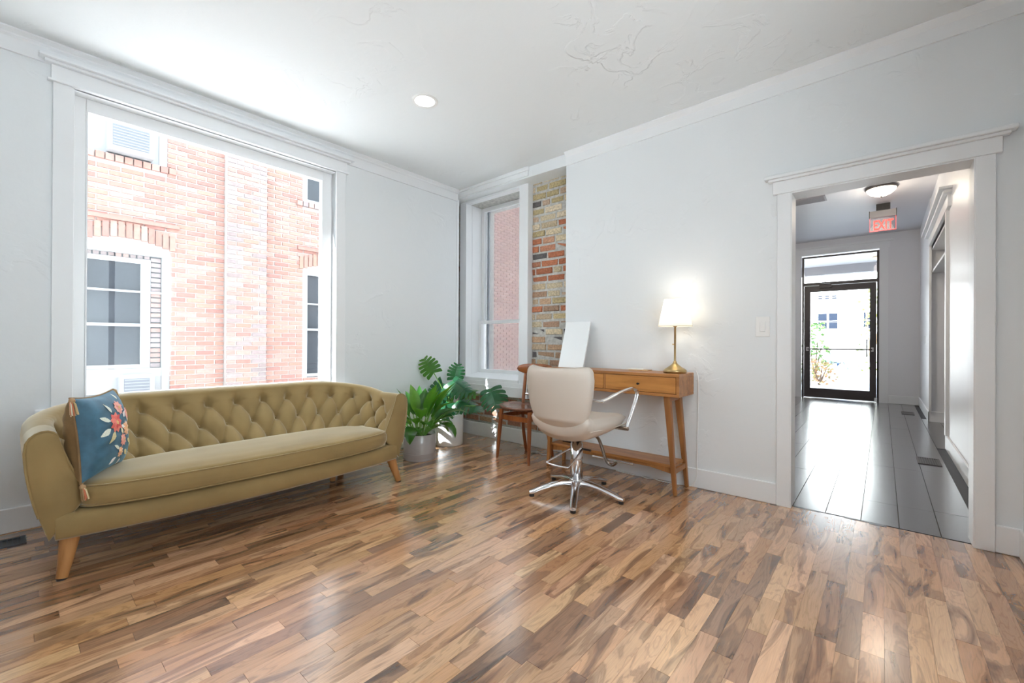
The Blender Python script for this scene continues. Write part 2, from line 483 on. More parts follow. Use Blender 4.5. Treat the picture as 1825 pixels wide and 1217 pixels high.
# ceiling: slightly sloped slab
mb = MB(); mb.hull([(-.2, YR - .15, czl(-.2)), (XR + .15, YR - .15, czl(XR)), (XR + .15, .2, czl(XR)), (-.2, .2, czl(-.2))],
                   [(-.2, YR - .15, 3.1), (XR + .15, YR - .15, 3.1), (XR + .15, .2, 3.1), (-.2, .2, 3.1)])
structure(mb.build('ceiling', CEIL), 'white trowel-textured ceiling of the room')

# ---- brick wall behind the corner window
bw = MB()
for b in ((-.45, -.212, -.30, YB + .012, -.05, 2.95), (-.45, -.02, YB + .012, .62, -.05, 2.95), (.835, 1.75, YB + .012, .62, -.05, 2.95), (-.02, .835, YB + .012, .62, -.05, .50), (-.02, .835, YB + .012, .62, 2.76, 2.95)):
    bw.box(*b)
bwo = structure(bw.build('wall_brick', MORTAR), 'exposed old brick wall around the corner window')
random.seed(21)
CRE = [(.60, .50, .34), (.56, .44, .29), (.62, .52, .38), (.50, .40, .22), (.58, .42, .30)]
RED = [(.47, .17, .085), (.43, .15, .075), (.50, .21, .12), (.45, .20, .12), (.50, .27, .17)]
TAN = [(.42, .27, .17), (.46, .30, .19), (.38, .24, .16), (.50, .38, .26), (.40, .25, .17)]
LOW = [(.36, .17, .11), (.40, .18, .11), (.33, .16, .11), (.42, .22, .14)]
def brick_piece(x0, x1, z0, z1, c, parent, m, y0=YB + .02, d=None):
    j = lambda s: random.uniform(-s, s)
    d = random.uniform(.0, .012) if d is None else d
    yf = YB + d
    e = .006
    lo = [(x0, y0, z0), (x1, y0, z0), (x1, y0, z1), (x0, y0, z1)]
    hi = [(x0 + e + j(.004), yf + j(.003), z0 + e + j(.003)), (x1 - e + j(.004), yf + j(.003), z0 + e + j(.003)),
          (x1 - e + j(.004), yf + j(.003), z1 - e + j(.003)), (x0 + e + j(.004), yf + j(.003), z1 - e + j(.003))]
    return MB().hull(lo[::-1], hi[::-1], c).build('brick', m, parent)
def brick_rows(x0, x1, z0, z1, pitch, palf):
    z = z0; r = 0
    while z + .05 < z1:
        x = x0 - random.uniform(0, .18)
        zz = min(z + pitch - .016, z1 - .004)
        while x < x1:
            ln = random.choice([.20, .205, .21, .10, .20, .15])
            a = max(x, x0); b_ = min(x + ln, x1)
            if b_ - a > .025:
                pal = palf(z)
                c = random.choice(pal); k = random.uniform(.82, 1.15)
                if random.random() < .04: c = (.12, .11, .11)
                brick_piece(a, b_, z + random.uniform(-.003, .003), zz + random.uniform(-.003, .003), tuple(v * k for v in c), bwo, BRICK)
            x += ln + .014
        z += pitch; r += 1
def palf(z):
    if z > 2.38: return CRE
    if z > 2.20: return CRE + RED[:2]
    if z > 1.72: return RED + RED + CRE[:1] + TAN[:1]
    if z > 1.30: return TAN + CRE + RED[:1]
    if z > .6: return TAN + CRE[:2]
    return LOW + TAN[:1]
brick_rows(.94, 1.60, .545, 2.84, .0795, palf)
brick_rows(-.21, -.115, .545, 2.70, .0795, palf)
brick_rows(-.20, 1.60, .17, .535, .078, palf)

# ---- trims: crowns, baseboards, corner strip
def crown_x0(y0, y1):   # along the left wall
    zt = czl(0)
    poly = [(0, zt - .125), (.016, zt - .125), (.016, zt - .045), (.026, zt - .035), (.026, zt - .024), (.048, zt - .008), (.048, zt + .01), (0, zt + .01)]
    return MB().hull([(p[0], y0, p[1]) for p in poly][::-1], [(p[0], y1, p[1]) for p in poly][::-1])
structure(crown_x0(YR, -.035).build('trim_1', TRIM), 'white crown moulding above the picture window wall')
mb = MB()
def crown_y0(x0, x1):
    def P(x):
        zt = czl(x); return [(0, zt - .12), (-.014, zt - .12), (-.014, zt - .042), (-.024, zt - .03), (-.044, zt - .008), (-.044, zt + .01), (0, zt + .01)]
    return MB().hull([(x0, p[0], p[1]) for p in P(x0)], [(x1, p[0], p[1]) for p in P(x1)])
structure(crown_y0(1.50, XR).build('trim_2', TRIM), 'white crown moulding above the doorway wall')
def baseboard(name, label, dims, axis, sgn):
    x0, x1, y0, y1 = dims
    mb = MB().box(x0, x1, y0, y1, 0, .14)
    o = mb.build(name, TRIM, bevel=.006)
    return structure(o, label)
baseboard('baseboard_left', 'tall white baseboard below the picture window', (0, .018, YR, -.035), 'y', 1)
mb = MB().box(1.498, 3.232, -.018, 0, 0, .146); mb.box(4.234, XR, -.018, 0, 0, .146)
structure(mb.build('baseboard_right', TRIM, bevel=.006), 'tall white baseboard beside the doorway')
structure(bx('baseboard_side', TRIM, (XR - .018, XR, YR, -.018, 0, .146), bevel=.006), 'white baseboard of the side wall')
structure(bx('baseboard_brick', TRIM, (-.2, 1.52, YB - .02, YB + .005, 0, .155), bevel=.005), 'white baseboard below the exposed brick')
structure(bx('trim_3', TRIM, (-.205, .006, -.045, -.008, 0, czl(0) - .1), bevel=.003), 'white strip ending the left wall beside the brick slot')

# ---- doorway casing
dc = thing('trim_4', 'white casing with a stepped cap around the hall doorway', None, (3.73, 0, 0), kind='structure')
bx('casing_board', TRIM, (3.232, 3.312, -.022, 0, 0, 2.12), dc, bevel=.003)
bx('casing_board', TRIM, (4.158, 4.234, -.022, 0, 0, 2.12), dc, bevel=.003)
bx('head_board', TRIM, (3.205, 4.258, -.027, 0, 2.12, 2.205), dc, bevel=.003)
bx('cap_moulding', TRIM, (3.18, 4.285, -.045, 0, 2.205, 2.222), dc, bevel=.004)
bx('cap_moulding', TRIM, (3.158, 4.31, -.062, 0, 2.222, 2.245), dc, bevel=.005)
bx('jamb_board', TRIM, (3.309, 3.316, -.018, .152, 0, 2.12), dc)
bx('jamb_board', TRIM, (4.154, 4.161, -.018, .152, 0, 2.12), dc)
bx('jamb_board', TRIM, (3.316, 4.154, -.018, .152, 2.112, 2.121), dc)

# ---- picture window (left wall)
w1 = thing('window_1', 'large white picture window with stepped head casing behind the sofa', None, (0, -2.35, .69), kind='structure')
bx('casing_board', TRIM, (0, .02, -3.276, -3.184, .69, 2.648), w1, bevel=.003)
bx('casing_board', TRIM, (0, .02, -1.512, -1.424, .69, 2.648), w1, bevel=.003)
bx('bead_moulding', TRIM, (0, .036, -3.30, -1.40, 2.648, 2.662), w1, bevel=.004)
bx('head_board', TRIM, (0, .024, -3.284, -1.412, 2.662, 2.748), w1, bevel=.002)
bx('cap_moulding', TRIM, (0, .05, -3.312, -1.388, 2.748, 2.766), w1, bevel=.004)
bx('cap_moulding', TRIM, (0, .075, -3.335, -1.362, 2.766, 2.782), w1, bevel=.004)
bx('stool', TRIM, (-.14, .06, -3.34, -1.36, .66, .69), w1, bevel=.006)
bx('apron', TRIM, (0, .018, -3.28, -1.42, .57, .66), w1, bevel=.003)
for d in ((-.2, 0, -3.192, -3.184, .69, 2.65), (-.2, 0, -1.512, -1.504, .69, 2.65), (-.2, 0, -3.19, -1.505, 2.64, 2.65), (-.2, 0, -3.19, -1.505, .682, .69)):
    bx('jamb_board', TRIM, d, w1)
for d in ((-.13, -.07, -3.184, -3.126, .69, 2.64), (-.13, -.07, -1.596, -1.512, .69, 2.64), (-.13, -.07, -3.126, -1.596, 2.568, 2.64), (-.13, -.07, -3.126, -1.596, .69, .75)):
    bx('window_frame', VINYL, d, w1, bevel=.004)
for d in ((-.118, -.062, -3.126, -3.118, .75, 2.568), (-.118, -.062, -1.606, -1.596, .75, 2.568), (-.118, -.062, -3.118, -1.606, 2.556, 2.568)):
    bx('glazing_bead', VINYL, d, w1)
bx('pane', GLASS, (-.102, -.098, -3.126, -1.596, .75, 2.568), w1)

# ---- corner window in the brick
w2 = thing('window_2', 'tall narrow white sash window set in the brick corner', None, (.41, .19, .5), kind='structure')
YC = .12
bx('casing_board', TRIM, (-.118, -.009, YC, YB + .03, .52, 2.80), w2, bevel=.003)
bx('casing_board', TRIM, (.818, .939, YC, YB + .03, .52, 2.80), w2, bevel=.003)
bx('head_board', TRIM, (-.24, 1.04, -.012, YB + .03, 2.80, 2.90), w2, bevel=.003)
bx('head_board', TRIM, (-.009, .818, YC, YB + .03, 2.762, 2.80), w2)
bx('crown_moulding', TRIM, (-.26, 1.05, -.03, .02, 2.85, 2.90), w2, bevel=.004)
for d in ((-.018, -.009, YB + .031, .46, .6, 2.77), (.818, .827, YB + .031, .46, .6, 2.77), (-.009, .818, YB + .031, .46, 2.762, 2.77)):
    bx('jamb_board', TRIM, d, w2)
mb = MB(); mb.prism([(YC - .01, .655), (YC - .01, .69), (.34, .735), (.34, .655)], 'x', -.009, .818)
mb.build('sill', TRIM, w2)
bx('apron', TRIM, (-.125, .945, YC - .012, YB + .03, .505, .66), w2, bevel=.003)
bx('apron_ledge', TRIM, (-.13, .95, YC - .022, YC, .60, .615), w2)
def sash(y0, y1, z0, z1, st, top, bot):
    for d in ((-.009, -.009 + st, y0, y1, z0, z1), (.818 - st, .818, y0, y1, z0, z1), (-.009 + st, .818 - st, y0, y1, z1 - top, z1), (-.009 + st, .818 - st, y0, y1, z0, z0 + bot)):
        bx('sash_rail', VINYL, d, w2, bevel=.004)
    bx('pane', GLASS, (-.009 + st, .818 - st, (y0 + y1) / 2 - .002, (y0 + y1) / 2 + .002, z0 + bot, z1 - top), w2)
sash(.385, .425, 1.33, 2.762, .045, .05, .035)
sash(.335, .375, .73, 1.365, .045, .04, .045)
bx('insect_screen', SCREEN, (.0, .818, .455, .457, .70, 2.762), w2)
bx('screen_track', mat('track_grey', (.25, .27, .30), .5), (.045, .066, .43, .45, .74, 2.75), w2)

# ---- hall shell
wall('wall_hall_end', 'grey-white hall end wall around the glass entry door',
     [(XH0, 2.48, YH1, YH1 + .15, -.05, ZH), (3.745, 5.2, YH1, YH1 + .15, -.05, ZH), (2.48, 3.745, YH1, YH1 + .15, 2.92, ZH)], HALLW)
wall('wall_hall_right', 'grey-white hall side wall with the shelf alcove',
     [(4.30, 4.45, .15, 3.02, -.05, ZH), (4.30, 4.45, 3.02, 5.14, 2.60, ZH), (4.29, 5.2, 5.14, YH1, -.05, ZH), (4.9, 5.0, 3.02, 5.14, -.05, ZH), (4.45, 5.0, 2.92, 3.02, -.05, ZH)], HALLW)
wall('wall_hall_left', 'grey-white hall wall left of the doorway', [(XH0 - .15, XH0, .15, YH1, -.05, ZH)], HALLW)
wall('wall_hall_near', 'hall side of the doorway wall', [(XH0, 3.31, .152, .17, -.05, ZH), (4.16, 4.3, .152, .17, -.05, ZH), (3.31, 4.16, .152, .17, 2.125, ZH)], HALLW)
structure(bx('ceiling', mat('hall_ceiling', (.70, .70, .73), .45, bump=(9, .25, .01)), (XH0 - .15, 5.2, .15, YH1 + .15, ZH, ZH + .08)), 'grey-white textured ceiling of the hallway')
mb = MB(); mb.box(4.282, 4.30, .17, 3.02, 0, .15); structure(mb.build('baseboard_hall_right', TRIM, bevel=.005), 'white baseboard along the near hall wall')
mb = MB(); mb.box(4.272, 4.29, 5.122, YH1, 0, .15); mb.box(4.272, 4.9, 5.122, 5.14, 0, .15)
structure(mb.build('baseboard_hall_corner', TRIM, bevel=.005), 'white baseboard turning the far hall corner')
mb = MB(); mb.box(3.86, 4.275, YH1 - .018, YH1, 0, .15); mb.box(XH0, 2.37, YH1 - .018, YH1, 0, .15)
structure(mb.build('baseboard_hall_end', TRIM, bevel=.005), 'white baseboard of the hall end wall')
# alcove with shelves
al = thing('alcove_shelf', 'white built-in alcove shelves with a cap moulding on the hall wall', 'shelf', (4.3, 4.0, 0))
bx('cap_moulding', TRIM, (4.20, 4.305, 2.62, 5.2, 2.655, 2.68), al, bevel=.005)
bx('cap_moulding', TRIM, (4.235, 4.305, 2.66, 5.17, 2.62, 2.655), al, bevel=.005)
bx('head_board', TRIM, (4.272, 4.302, 2.72, 5.15, 2.50, 2.62), al)
bx('casing_board', TRIM, (4.276, 4.302, 2.92, 3.02, .15, 2.50), al)
bx('casing_board', TRIM, (4.276, 4.302, 5.05, 5.14, .15, 2.50), al)
for z in (2.44, 2.12): bx('shelf', TRIM, (4.31, 4.9, 3.03, 5.13, z, z + .03), al)
bx('wall_plate', WHITE, (4.284, 4.30, 6.0, 6.07, 1.12, 1.24), al)

# hall end casing and entry door
hc = thing('trim_5', 'white casing with a cap around the hall entry door', None, (3.11, YH1, 0), kind='structure')
bx('casing_board', TRIM, (2.37, 2.50, YH1 - .02, YH1, 0, 2.92), hc)
bx('casing_board', TRIM, (3.728, 3.857, YH1 - .02, YH1, 0, 2.92), hc)
bx('head_board', TRIM, (2.35, 3.88, YH1 - .024, YH1, 2.92, 3.05), hc)
bx('cap_moulding', TRIM, (2.31, 3.92, YH1 - .05, YH1, 3.05, 3.08), hc)
d1 = thing('door_1', 'dark bronze framed glass entry door with a transom window at the hall end', None, (3.11, YH1 + .05, 0), kind='structure')
YD = YH1 + .02
for d in ((2.50, 2.535, YD, YD + .09, 0, 2.90), (3.693, 3.728, YD, YD + .09, 0, 2.90), (2.535, 3.693, YD, YD + .09, 2.865, 2.90), (2.535, 3.693, YD, YD + .09, 2.30, 2.36)):
    bx('door_frame', DARKBR, d, d1)
bx('transom_pane', GLASS, (2.535, 3.693, YD + .04, YD + .045, 2.36, 2.865), d1)
lf = thing('door_leaf', None, None, (0, 0, 0)); lf.parent = d1; lf['_o'] = d1.location[:]
for d in ((2.54, 2.645, YD + .01, YD + .06, .01, 2.295), (3.588, 3.688, YD + .01, YD + .06, .01, 2.295), (2.645, 3.588, YD + .01, YD + .06, 2.17, 2.295), (2.645, 3.588, YD + .01, YD + .06, .01, .20)):
    bx('door_rail', DARKBR, d, lf)
bx('pane', GLASS, (2.645, 3.588, YD + .032, YD + .037, .20, 2.17), lf)
MB().tube([(2.60, YD - .045, 1.0), (3.63, YD - .045, 1.0)], .014, 8).build('push_bar', DARKBR, lf)
for x in (2.60, 3.63): bx('bar_bracket', STEEL, (x - .018, x + .018, YD - .05, YD + .01, .96, 1.04), lf)
MB().tube([(3.545, YD + .07, .86), (3.545, YD + .13, .86), (3.545, YD + .13, 1.19), (3.545, YD + .07, 1.19)], .012, 8).build('pull_handle', DARKBR, lf)
MB().tube([(2.98, YD - .03, 2.31), (2.82, YD - .09, 2.34), (2.90, YD - .02, 2.36)], .010, 6).build('closer_arm', STEEL, d1)
bx('closer_body', DARKBR, (2.80, 3.0, YD - .05, YD + .01, 2.24, 2.30), d1)
bx('door_stop', TRIM, (3.66, 3.70, YD - .05, YD, .01, .08), d1)

# ================================================================== OUTSIDE
structure(bx('ground', mat('alley_concrete', (.64, .64, .64), .9, var=(2, .85, 1.1)), (-9, 12, -16, 32, -.30, -.12)), 'pale concrete ground outside')
structure(bx('shade_toned_ground', mat('shade_grey', (.34, .36, .40), .9, var=(1.2, .8, 1.25)), (-2.5, 9, 7.46, 19, -.12, -.112)), 'ground outside the entry door with its shade put into a darker grey')  # darker slab: shade on the ground near the door put into its colour
# ---- neighbouring brick building
XN = -3.5
nb = thing('brick_building', 'sunlit red brick building across the alley beyond the picture window', 'building', (XN, 0, -.12))
OPEN = [(-2.95, -2.04, .18, 2.30), (-2.95, -2.08, 3.42, 4.55), (-.292, .62, .5, 2.30), (-.30, .62, 3.42, 4.55), (3.3, 4.2, .5, 2.30), (3.3, 4.2, 3.42, 4.55)]
mb = MB()
yb_ = sorted({-7.0, 14.0, *[v for o in OPEN for v in o[:2]]})
for a, b_ in zip(yb_, yb_[1:]):
    holes = sorted((o[2], o[3]) for o in OPEN if o[0] <= a + 1e-6 and o[1] >= b_ - 1e-6)
    z = -.12
    for (h0, h1) in holes:
        mb.box(XN - .5, XN - .012, a, b_, z, h0); z = h1
    mb.box(XN - .5, XN - .012, a, b_, z, 5.0)
mb.build('masonry_wall', OMORTAR, nb)
bx('room_beyond', mat('dim_interior', (.10, .11, .12), .9), (XN - .52, XN - .5, -7, 14, -.12, 5.0), nb)
PIL = (-1.415, -.873)
mb = MB(); mb.box(XN - .012, XN + .088, PIL[0] + .004, PIL[1] - .004, -.12, 5.0); mb.build('pilaster', OMORTAR, nb)
random.seed(5)
OP = [(0.282, 0.153, 0.126), (0.300, 0.165, 0.135), (0.270, 0.135, 0.111), (0.312, 0.186, 0.159), (0.288, 0.159, 0.123), (0.258, 0.129, 0.111)]
OG = [(0.216, 0.168, 0.165), (0.240, 0.192, 0.186), (0.264, 0.162, 0.141), (0.204, 0.165, 0.165), (0.276, 0.180, 0.156)]
def obrick(mb, xf, y0, y1, z0, z1, c, depth=.02):
    e = .003
    lo = [(xf - depth, y0, z0), (xf - depth, y1, z0), (xf - depth, y1, z1), (xf - depth, y0, z1)]
    hi = [(xf, y0 + e, z0 + e), (xf, y1 - e, z0 + e), (xf, y1 - e, z1 - e), (xf, y0 + e, z1 - e)]
    mb.hull(lo, hi, c)
ob = []
zp = .0665; row = 0; z = -.1
while z < 5.0:
    yy = -3.9 + (row % 2) * .113
    while yy < 8.0:
        a, b_ = yy + .007, yy + .219
        z0, z1 = z + .006, z + zp - .006
        segs = [(a, b_)]
        for (o0, o1, p0, p1) in OPEN:
            arch = .155 if p0 < 2 else .02
            if z1 > p0 - (.09 if p0 > 2 else 0) and z0 < p1 + arch:
                ns = []
                for (s0, s1) in segs:
                    if s1 <= o0 or s0 >= o1: ns.append((s0, s1))
                    else:
                        if s0 < o0 - .02: ns.append((s0, o0))
                        if s1 > o1 + .02: ns.append((o1, s1))
                segs = ns
        ns = []
        for (s0, s1) in segs:
            if s1 <= PIL[0] or s0 >= PIL[1]: ns.append((s0, s1))
            else:
                if s0 < PIL[0] - .02: ns.append((s0, PIL[0]))
                if s1 > PIL[1] + .02: ns.append((PIL[1], s1))
        for (s0, s1) in ns:
            k = random.uniform(.9, 1.1); c = random.choice(OP)
            ob.append((XN, s0, s1, z0, z1, tuple(v * k for v in c)))
        yy += .226
    # pilaster face: header / stretcher courses
    ys = [PIL[0]] + ([PIL[0] + .125, PIL[0] + .33] if row % 2 else [PIL[0] + .215, PIL[0] + .43]) + [PIL[1]]
    for i in range(3):
        k = random.uniform(.9, 1.1); c = random.choice(OG if (i != 1 or random.random() < .3) else OP)
        ob.append((XN + .10, ys[i] + .006, ys[i + 1] - .006, z0, z1, tuple(v * k for v in c)))
    z += zp; row += 1
def osize(b):
    yc, zc = (b[1] + b[2]) / 2, (b[3] + b[4]) / 2
    d = Vector((b[0], yc, zc)) - camp; zz = d.dot(_f)
    t = (0 - camp.x) / (b[0] - camp.x); py = camp.y + (yc - camp.y) * t; pz = camp.z + (zc - camp.z) * t
    if not (-3.11 < py < -1.62 and .80 < pz < 2.52): return 0
    return (b[2] - b[1]) / zz ** 2
ob.sort(key=osize, reverse=True)
for b in ob[:300]:
    mb = MB(); obrick(mb, *b); mb.build('brick', OBRICK, nb)
mb = MB()
for b in ob[300:]: obrick(mb, *b)
mb.build('remaining_bricks', OBRICK, nb, kind='stuff')
OW = mat('outdoor_white_paint', (.80, .81, .84), .5)
NW = mat('weathered_white_paint', (.27, .275, .285), .6)
OGL = mat('outdoor_window_glass', (.035, .04, .048), .12, spec=.35)
random.seed(9)
def nwin(y0, y1, z0, z1, arched):
    wn = thing('window', None, None, (0, 0, 0)); wn.parent = nb; wn['_o'] = nb.location[:]
    yc = (y0 + y1) / 2; hw = (y1 - y0) / 2; rise = .10 if arched else 0
    n = 10
    def top(y, r=rise): return z1 + r * (1 - ((y - yc) / hw) ** 2)
    # outer frame (stiles, arched head)
    st = .085; X0, X1 = XN - .12, XN - .02
    mb = MB(); mb.box(X0, X1, y0, y0 + st, z0, z1 - .09); mb.box(X0, X1, y1 - st, y1, z0, z1 - .09)
    for i in range(n):
        a = y0 + (y1 - y0) * i / n; b_ = y0 + (y1 - y0) * (i + 1) / n
        lo = z1 - .09
        mb.hull([(X0, a, lo), (X0, b_, lo), (X0, b_, top(b_)), (X0, a, top(a))], [(X1, a, lo), (X1, b_, lo), (X1, b_, top(b_)), (X1, a, top(a))])
    mb.build('frame', NW, wn)
    mz = z0 + (z1 - z0) * .52 if not arched else 1.30
    zb = .74 if (arched and y0 < -2) else z0 + .06
    mb = MB(); mb.box(X0 + .01, X1 - .01, y0 + st, y1 - st, mz - .018, mz + .018); mb.box(X0 + .01, X1 - .01, y0 + st, y1 - st, zb - .05, zb)
    mb.build('sash_rail', NW, wn)
    if arched: MB().box(X0 + .01, X1 - .015, y0 + st, y1 - st, 1.72, 1.745).build('sash_rail', NW, wn)
    MB().box(X0 + .03, X0 + .036, y0 + st, y1 - st, mz + .018, z1 - .08).build('pane', OGL, wn)
    MB().box(X0 + .03, X0 + .036, y0 + st, y1 - st, zb, mz - .018).build('pane', OGL, wn)
    if arched and y0 < -2:                    # bricks set in the pane to mimic its brick reflection, and an inner sash
        XI = X0 + .04
        m_ = MB()
        m_.box(XI, XI + .03, y1 - st - .215, y1 - st - .115, zb + .002, z1 - .201); m_.box(XI, XI + .03, y0 + st, y1 - st - .115, z1 - .20, z1 - .14)
        m_.box(XI, XI + .03, y0 + st, y1 - st - .216, zb + .002, zb + .05)
        m_.build('inner_sash', NW, wn)
        z = zb; k = 0
        while z < z1 - .10:
            m_ = MB(); obrick(m_, XI + .012, y1 - st - .112 + .0, y1 - st - .004, z + .005, z + .060, random.choice(OG), .03); m_.build('reflected_brick', OBRICK, wn); z += .0665
        for k in range(9):
            a = y0 + st + .005 + k * (y1 - y0 - 2 * st - .115) / 9
            m_ = MB(); obrick(m_, XI + .012, a, a + .058, z1 - .138, z1 - .088, random.choice(OG), .03); m_.build('reflected_brick', OBRICK, wn)
    # brick head: upright soldier bricks over the arch, and a brick sill
    if arched:
        k = 14
        for i in range(k):
            a = y0 - .06 + (y1 - y0 + .12) * i / k; b_ = y0 - .06 + (y1 - y0 + .12) * (i + 1) / k - .008
            c = random.choice(OP); zz = top(min(max((a + b_) / 2, y0), y1)) + .004
            m_ = MB(); obrick(m_, XN + .012, a, b_, zz, zz + .20, c, .04); m_.build('arch_brick', OBRICK, nb)
        mb = MB(); mb.box(XN - .01, XN + .03, y0 - .09, y1 + .09, z1 + .31, z1 + .36); mb.build('hood_course', OBRICK, nb, col=(.28, .15, .125))
    else:
        k = 12
        for i in range(k):
            a = y0 - .1 + (y1 - y0 + .2) * i / k; b_ = y0 - .1 + (y1 - y0 + .2) * (i + 1) / k - .008
            m_ = MB(); obrick(m_, XN + .035, a, b_, z0 - .085, z0 - .002, random.choice(OP if y0 < -1 else OG), .06); m_.build('sill_brick', OBRICK, nb)
    return wn
for i, (a, b_, c, d) in enumerate(OPEN): nwin(a, b_, c, d, i in (0, 2, 4))
# white infill panels and the two window air conditioners
bx('infill_panel', NW, (XN - .07, XN - .03, -2.865, -2.125, .18, .69), nb)
bx('infill_panel', NW, (XN - .07, XN - .03, -2.865, -2.165, 3.48, 4.0), nb)
def ac(y0, y1, z0, z1, label):
    t = thing('window_air_conditioner', label, 'air conditioner', (XN, (y0 + y1) / 2, z0), group='window air conditioners of the brick building')
    bx('housing', NW, (XN - .10, XN + .14, y0, y1, z0, z1), t, bevel=.012)
    bx('grille', mat('ac_grille', (.12, .13, .15), .5), (XN + .138, XN + .144, y0 + .04, y1 - .05, z0 + .06, z1 - .05), t)
    n = 9
    for i in range(n):
        zz = z0 + .07 + (z1 - z0 - .14) * i / (n - 1)
        bx('louvre', mat('ac_louvre', (.19, .20, .22), .5), (XN + .142, XN + .150, y0 + .045, y1 - .055, zz, zz + .012), t)
ac(-2.68, -2.24, 3.44, 3.86, 'white air conditioner in the upper window of the brick building')
ac(-2.56, -2.22, .22, .67, 'white air conditioner in the lower window of the brick building, behind the sofa')

# ---- beyond the entry door
pc = thing('porch_roof', 'white porch ceiling with beams outside the entry door', 'porch', (3.2, 9.5, 3.1))
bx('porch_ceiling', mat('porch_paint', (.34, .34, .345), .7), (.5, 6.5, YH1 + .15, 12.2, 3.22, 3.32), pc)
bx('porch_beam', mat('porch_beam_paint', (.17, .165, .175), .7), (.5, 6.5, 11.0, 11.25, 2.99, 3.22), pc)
for i, (x, y, z) in enumerate(((3.11, 9.2, 3.22), (3.75, 10.2, 3.22))):
    pl = thing('porch_light', ['round ceiling light seen through the transom, nearer the middle', 'round ceiling light seen through the transom, at its right edge'][i], 'ceiling light', (x, y, z), group='porch ceiling lights')
    MB().lathe([(.16, -.02), (.16, 0)], 20).build('rim', BRASS, pl, local=True)
    MB().lathe([(.001, -.09), (.08, -.08), (.13, -.05), (.15, -.02)], 20).build('bowl', mat('porch_bowl', (.85, .8, .7), .4, emit=(1, .8, .5), estr=1.0), pl, local=True)
YF = 24.0
fb = thing('white_building', 'white building with paired windows and a garage across the street, seen through the entry door', 'building', (2.5, YF, -.12))
bx('facade', mat('facade_white', (.85, .85, .84), .8), (-8, 14, YF, YF + .5, -.12, 9), fb)
FS = (YF + 3.43) / 23.43
fx = lambda x: 3.78 + (x - 3.78) * FS
fz = lambda z: 1.1 + (z - 1.1) * FS
FG = mat('facade_glass', (.014, .019, .030), .6, spec=.0)
for (a, b_, c, d) in ((1.60, 1.75, 3.08, 3.24), (1.84, 2.0, 3.08, 3.24), (2.09, 2.26, 3.08, 3.24), (1.595, 1.92, 1.775, 2.45), (1.98, 2.296, 1.775, 2.45), (3.164, 3.48, 1.775, 2.45)):
    fw_ = thing('window', None, None, (0, 0, 0)); fw_.parent = fb; fw_['_o'] = fb.location[:]
    bx('window_frame', OW, (fx(a) - .03, fx(b_) + .03, YF - .03, YF, fz(c) - .03, fz(d) + .03), fw_)
    bx('pane', FG, (fx(a), fx(b_), YF - .04, YF - .03, fz(c), fz(d)), fw_)
    bx('meeting_rail', OW, (fx(a), fx(b_), YF - .055, YF - .04, fz((c + d) / 2) - .02, fz((c + d) / 2) + .02), fw_)
bx('garage_door', OW, (fx(1.9), fx(3.05), YF - .03, YF, -.12, fz(1.04)), fb)
bx('garage_lintel', mat('garage_grey', (.30, .32, .38), .7), (fx(1.86), fx(3.05), YF - .08, YF, fz(1.04), fz(1.18)), fb)  # blue-grey lintel and post around the garage door
bx('garage_post', MATS['garage_grey'], (fx(1.86), fx(1.90), YF - .08, YF, -.12, fz(1.04)), fb)
def text_mesh(name, txt, size, m, parent, mw, extrude=.004, bold=0.0):
    c = bpy.data.curves.new(name, 'FONT'); c.body = txt; c.size = size; c.extrude = extrude; c.align_x = 'LEFT'; c.offset = bold
    t = bpy.data.objects.new(name, c); COL.objects.link(t)
    dg = bpy.context.evaluated_depsgraph_get()
    me = bpy.data.meshes.new_from_object(t.evaluated_get(dg))
    COL.objects.unlink(t); bpy.data.objects.remove(t)
    o = bpy.data.objects.new(name, me); COL.objects.link(o)
    me.materials.clear(); me.materials.append(m)
    o.parent = parent; o.matrix_world = mw
    return o
bpy.context.view_layer.update()
ROTF = Matrix.Rotation(PI / 2, 4, 'X')
text_mesh('lettering', 'CRESCO', .20, mat('sign_grey', (.45, .55, .58), .5), fb, Matrix.Translation((fx(2.75), YF - .01, fz(1.44))) @ ROTF, .01)

def leaf_cluster(name, label, cat, loc, n, rad, h, cols, size, group=None):
    t = thing(name, label, cat, loc, group=group)
    mb = MB()
    for i in range(n):
        a = random.uniform(0, 2 * PI); rr = rad * math.sqrt(random.random()); zz = random.uniform(.05, 1) * h
        rr *= 1.0 - .6 * (zz / h) ** 2
        p = Vector((rr * math.cos(a), rr * math.sin(a), zz))
        q = Euler((random.uniform(-1.2, 1.2), random.uniform(-1.2, 1.2), random.uniform(0, 6.28))).to_matrix()
        s = size * random.uniform(.6, 1.2)
        mb.add([p + q @ Vector(v) for v in ((0, 0, 0), (s * .35, s * .5, .1 * s), (0, s, 0), (-s * .35, s * .5, .1 * s))], [(0, 1, 2, 3)], random.choice(cols))
    mb.build('foliage', mat('outdoor_leaf', attr=True, rough=.6), t, local=True)
    mb = MB()
    for i in range(5):
        a = i * 1.3; mb.tube([(0, 0, 0), (rad * .4 * math.cos(a), rad * .4 * math.sin(a), h * .7)], [.03, .012], 5)
    mb.build('stem', mat('bark', (.18, .12, .08), .8), t, local=True)
random.seed(3)
GR = [(.10, .22, .06), (.16, .30, .08), (.22, .36, .12), (.30, .40, .16)]
leaf_cluster('shrub', 'tall loose green shrub at the left of the entry door view', 'shrub', (2.02, 14.5, -.12), 260, .55, 2.0, GR, .16)
leaf_cluster('shrub', 'low reddish shrub at the left foot of the entry door view', 'shrub', (2.35, 12.3, -.12), 160, .45, .75, [(.5, .25, .12), (.6, .35, .18), (.35, .3, .12)], .12)
leaf_cluster('shrub', 'spiky blue-grey plant before the white garage', 'shrub', (2.25, 21.0, -.12), 120, .6, .7, [(.35, .45, .6), (.42, .5, .65)], .4)
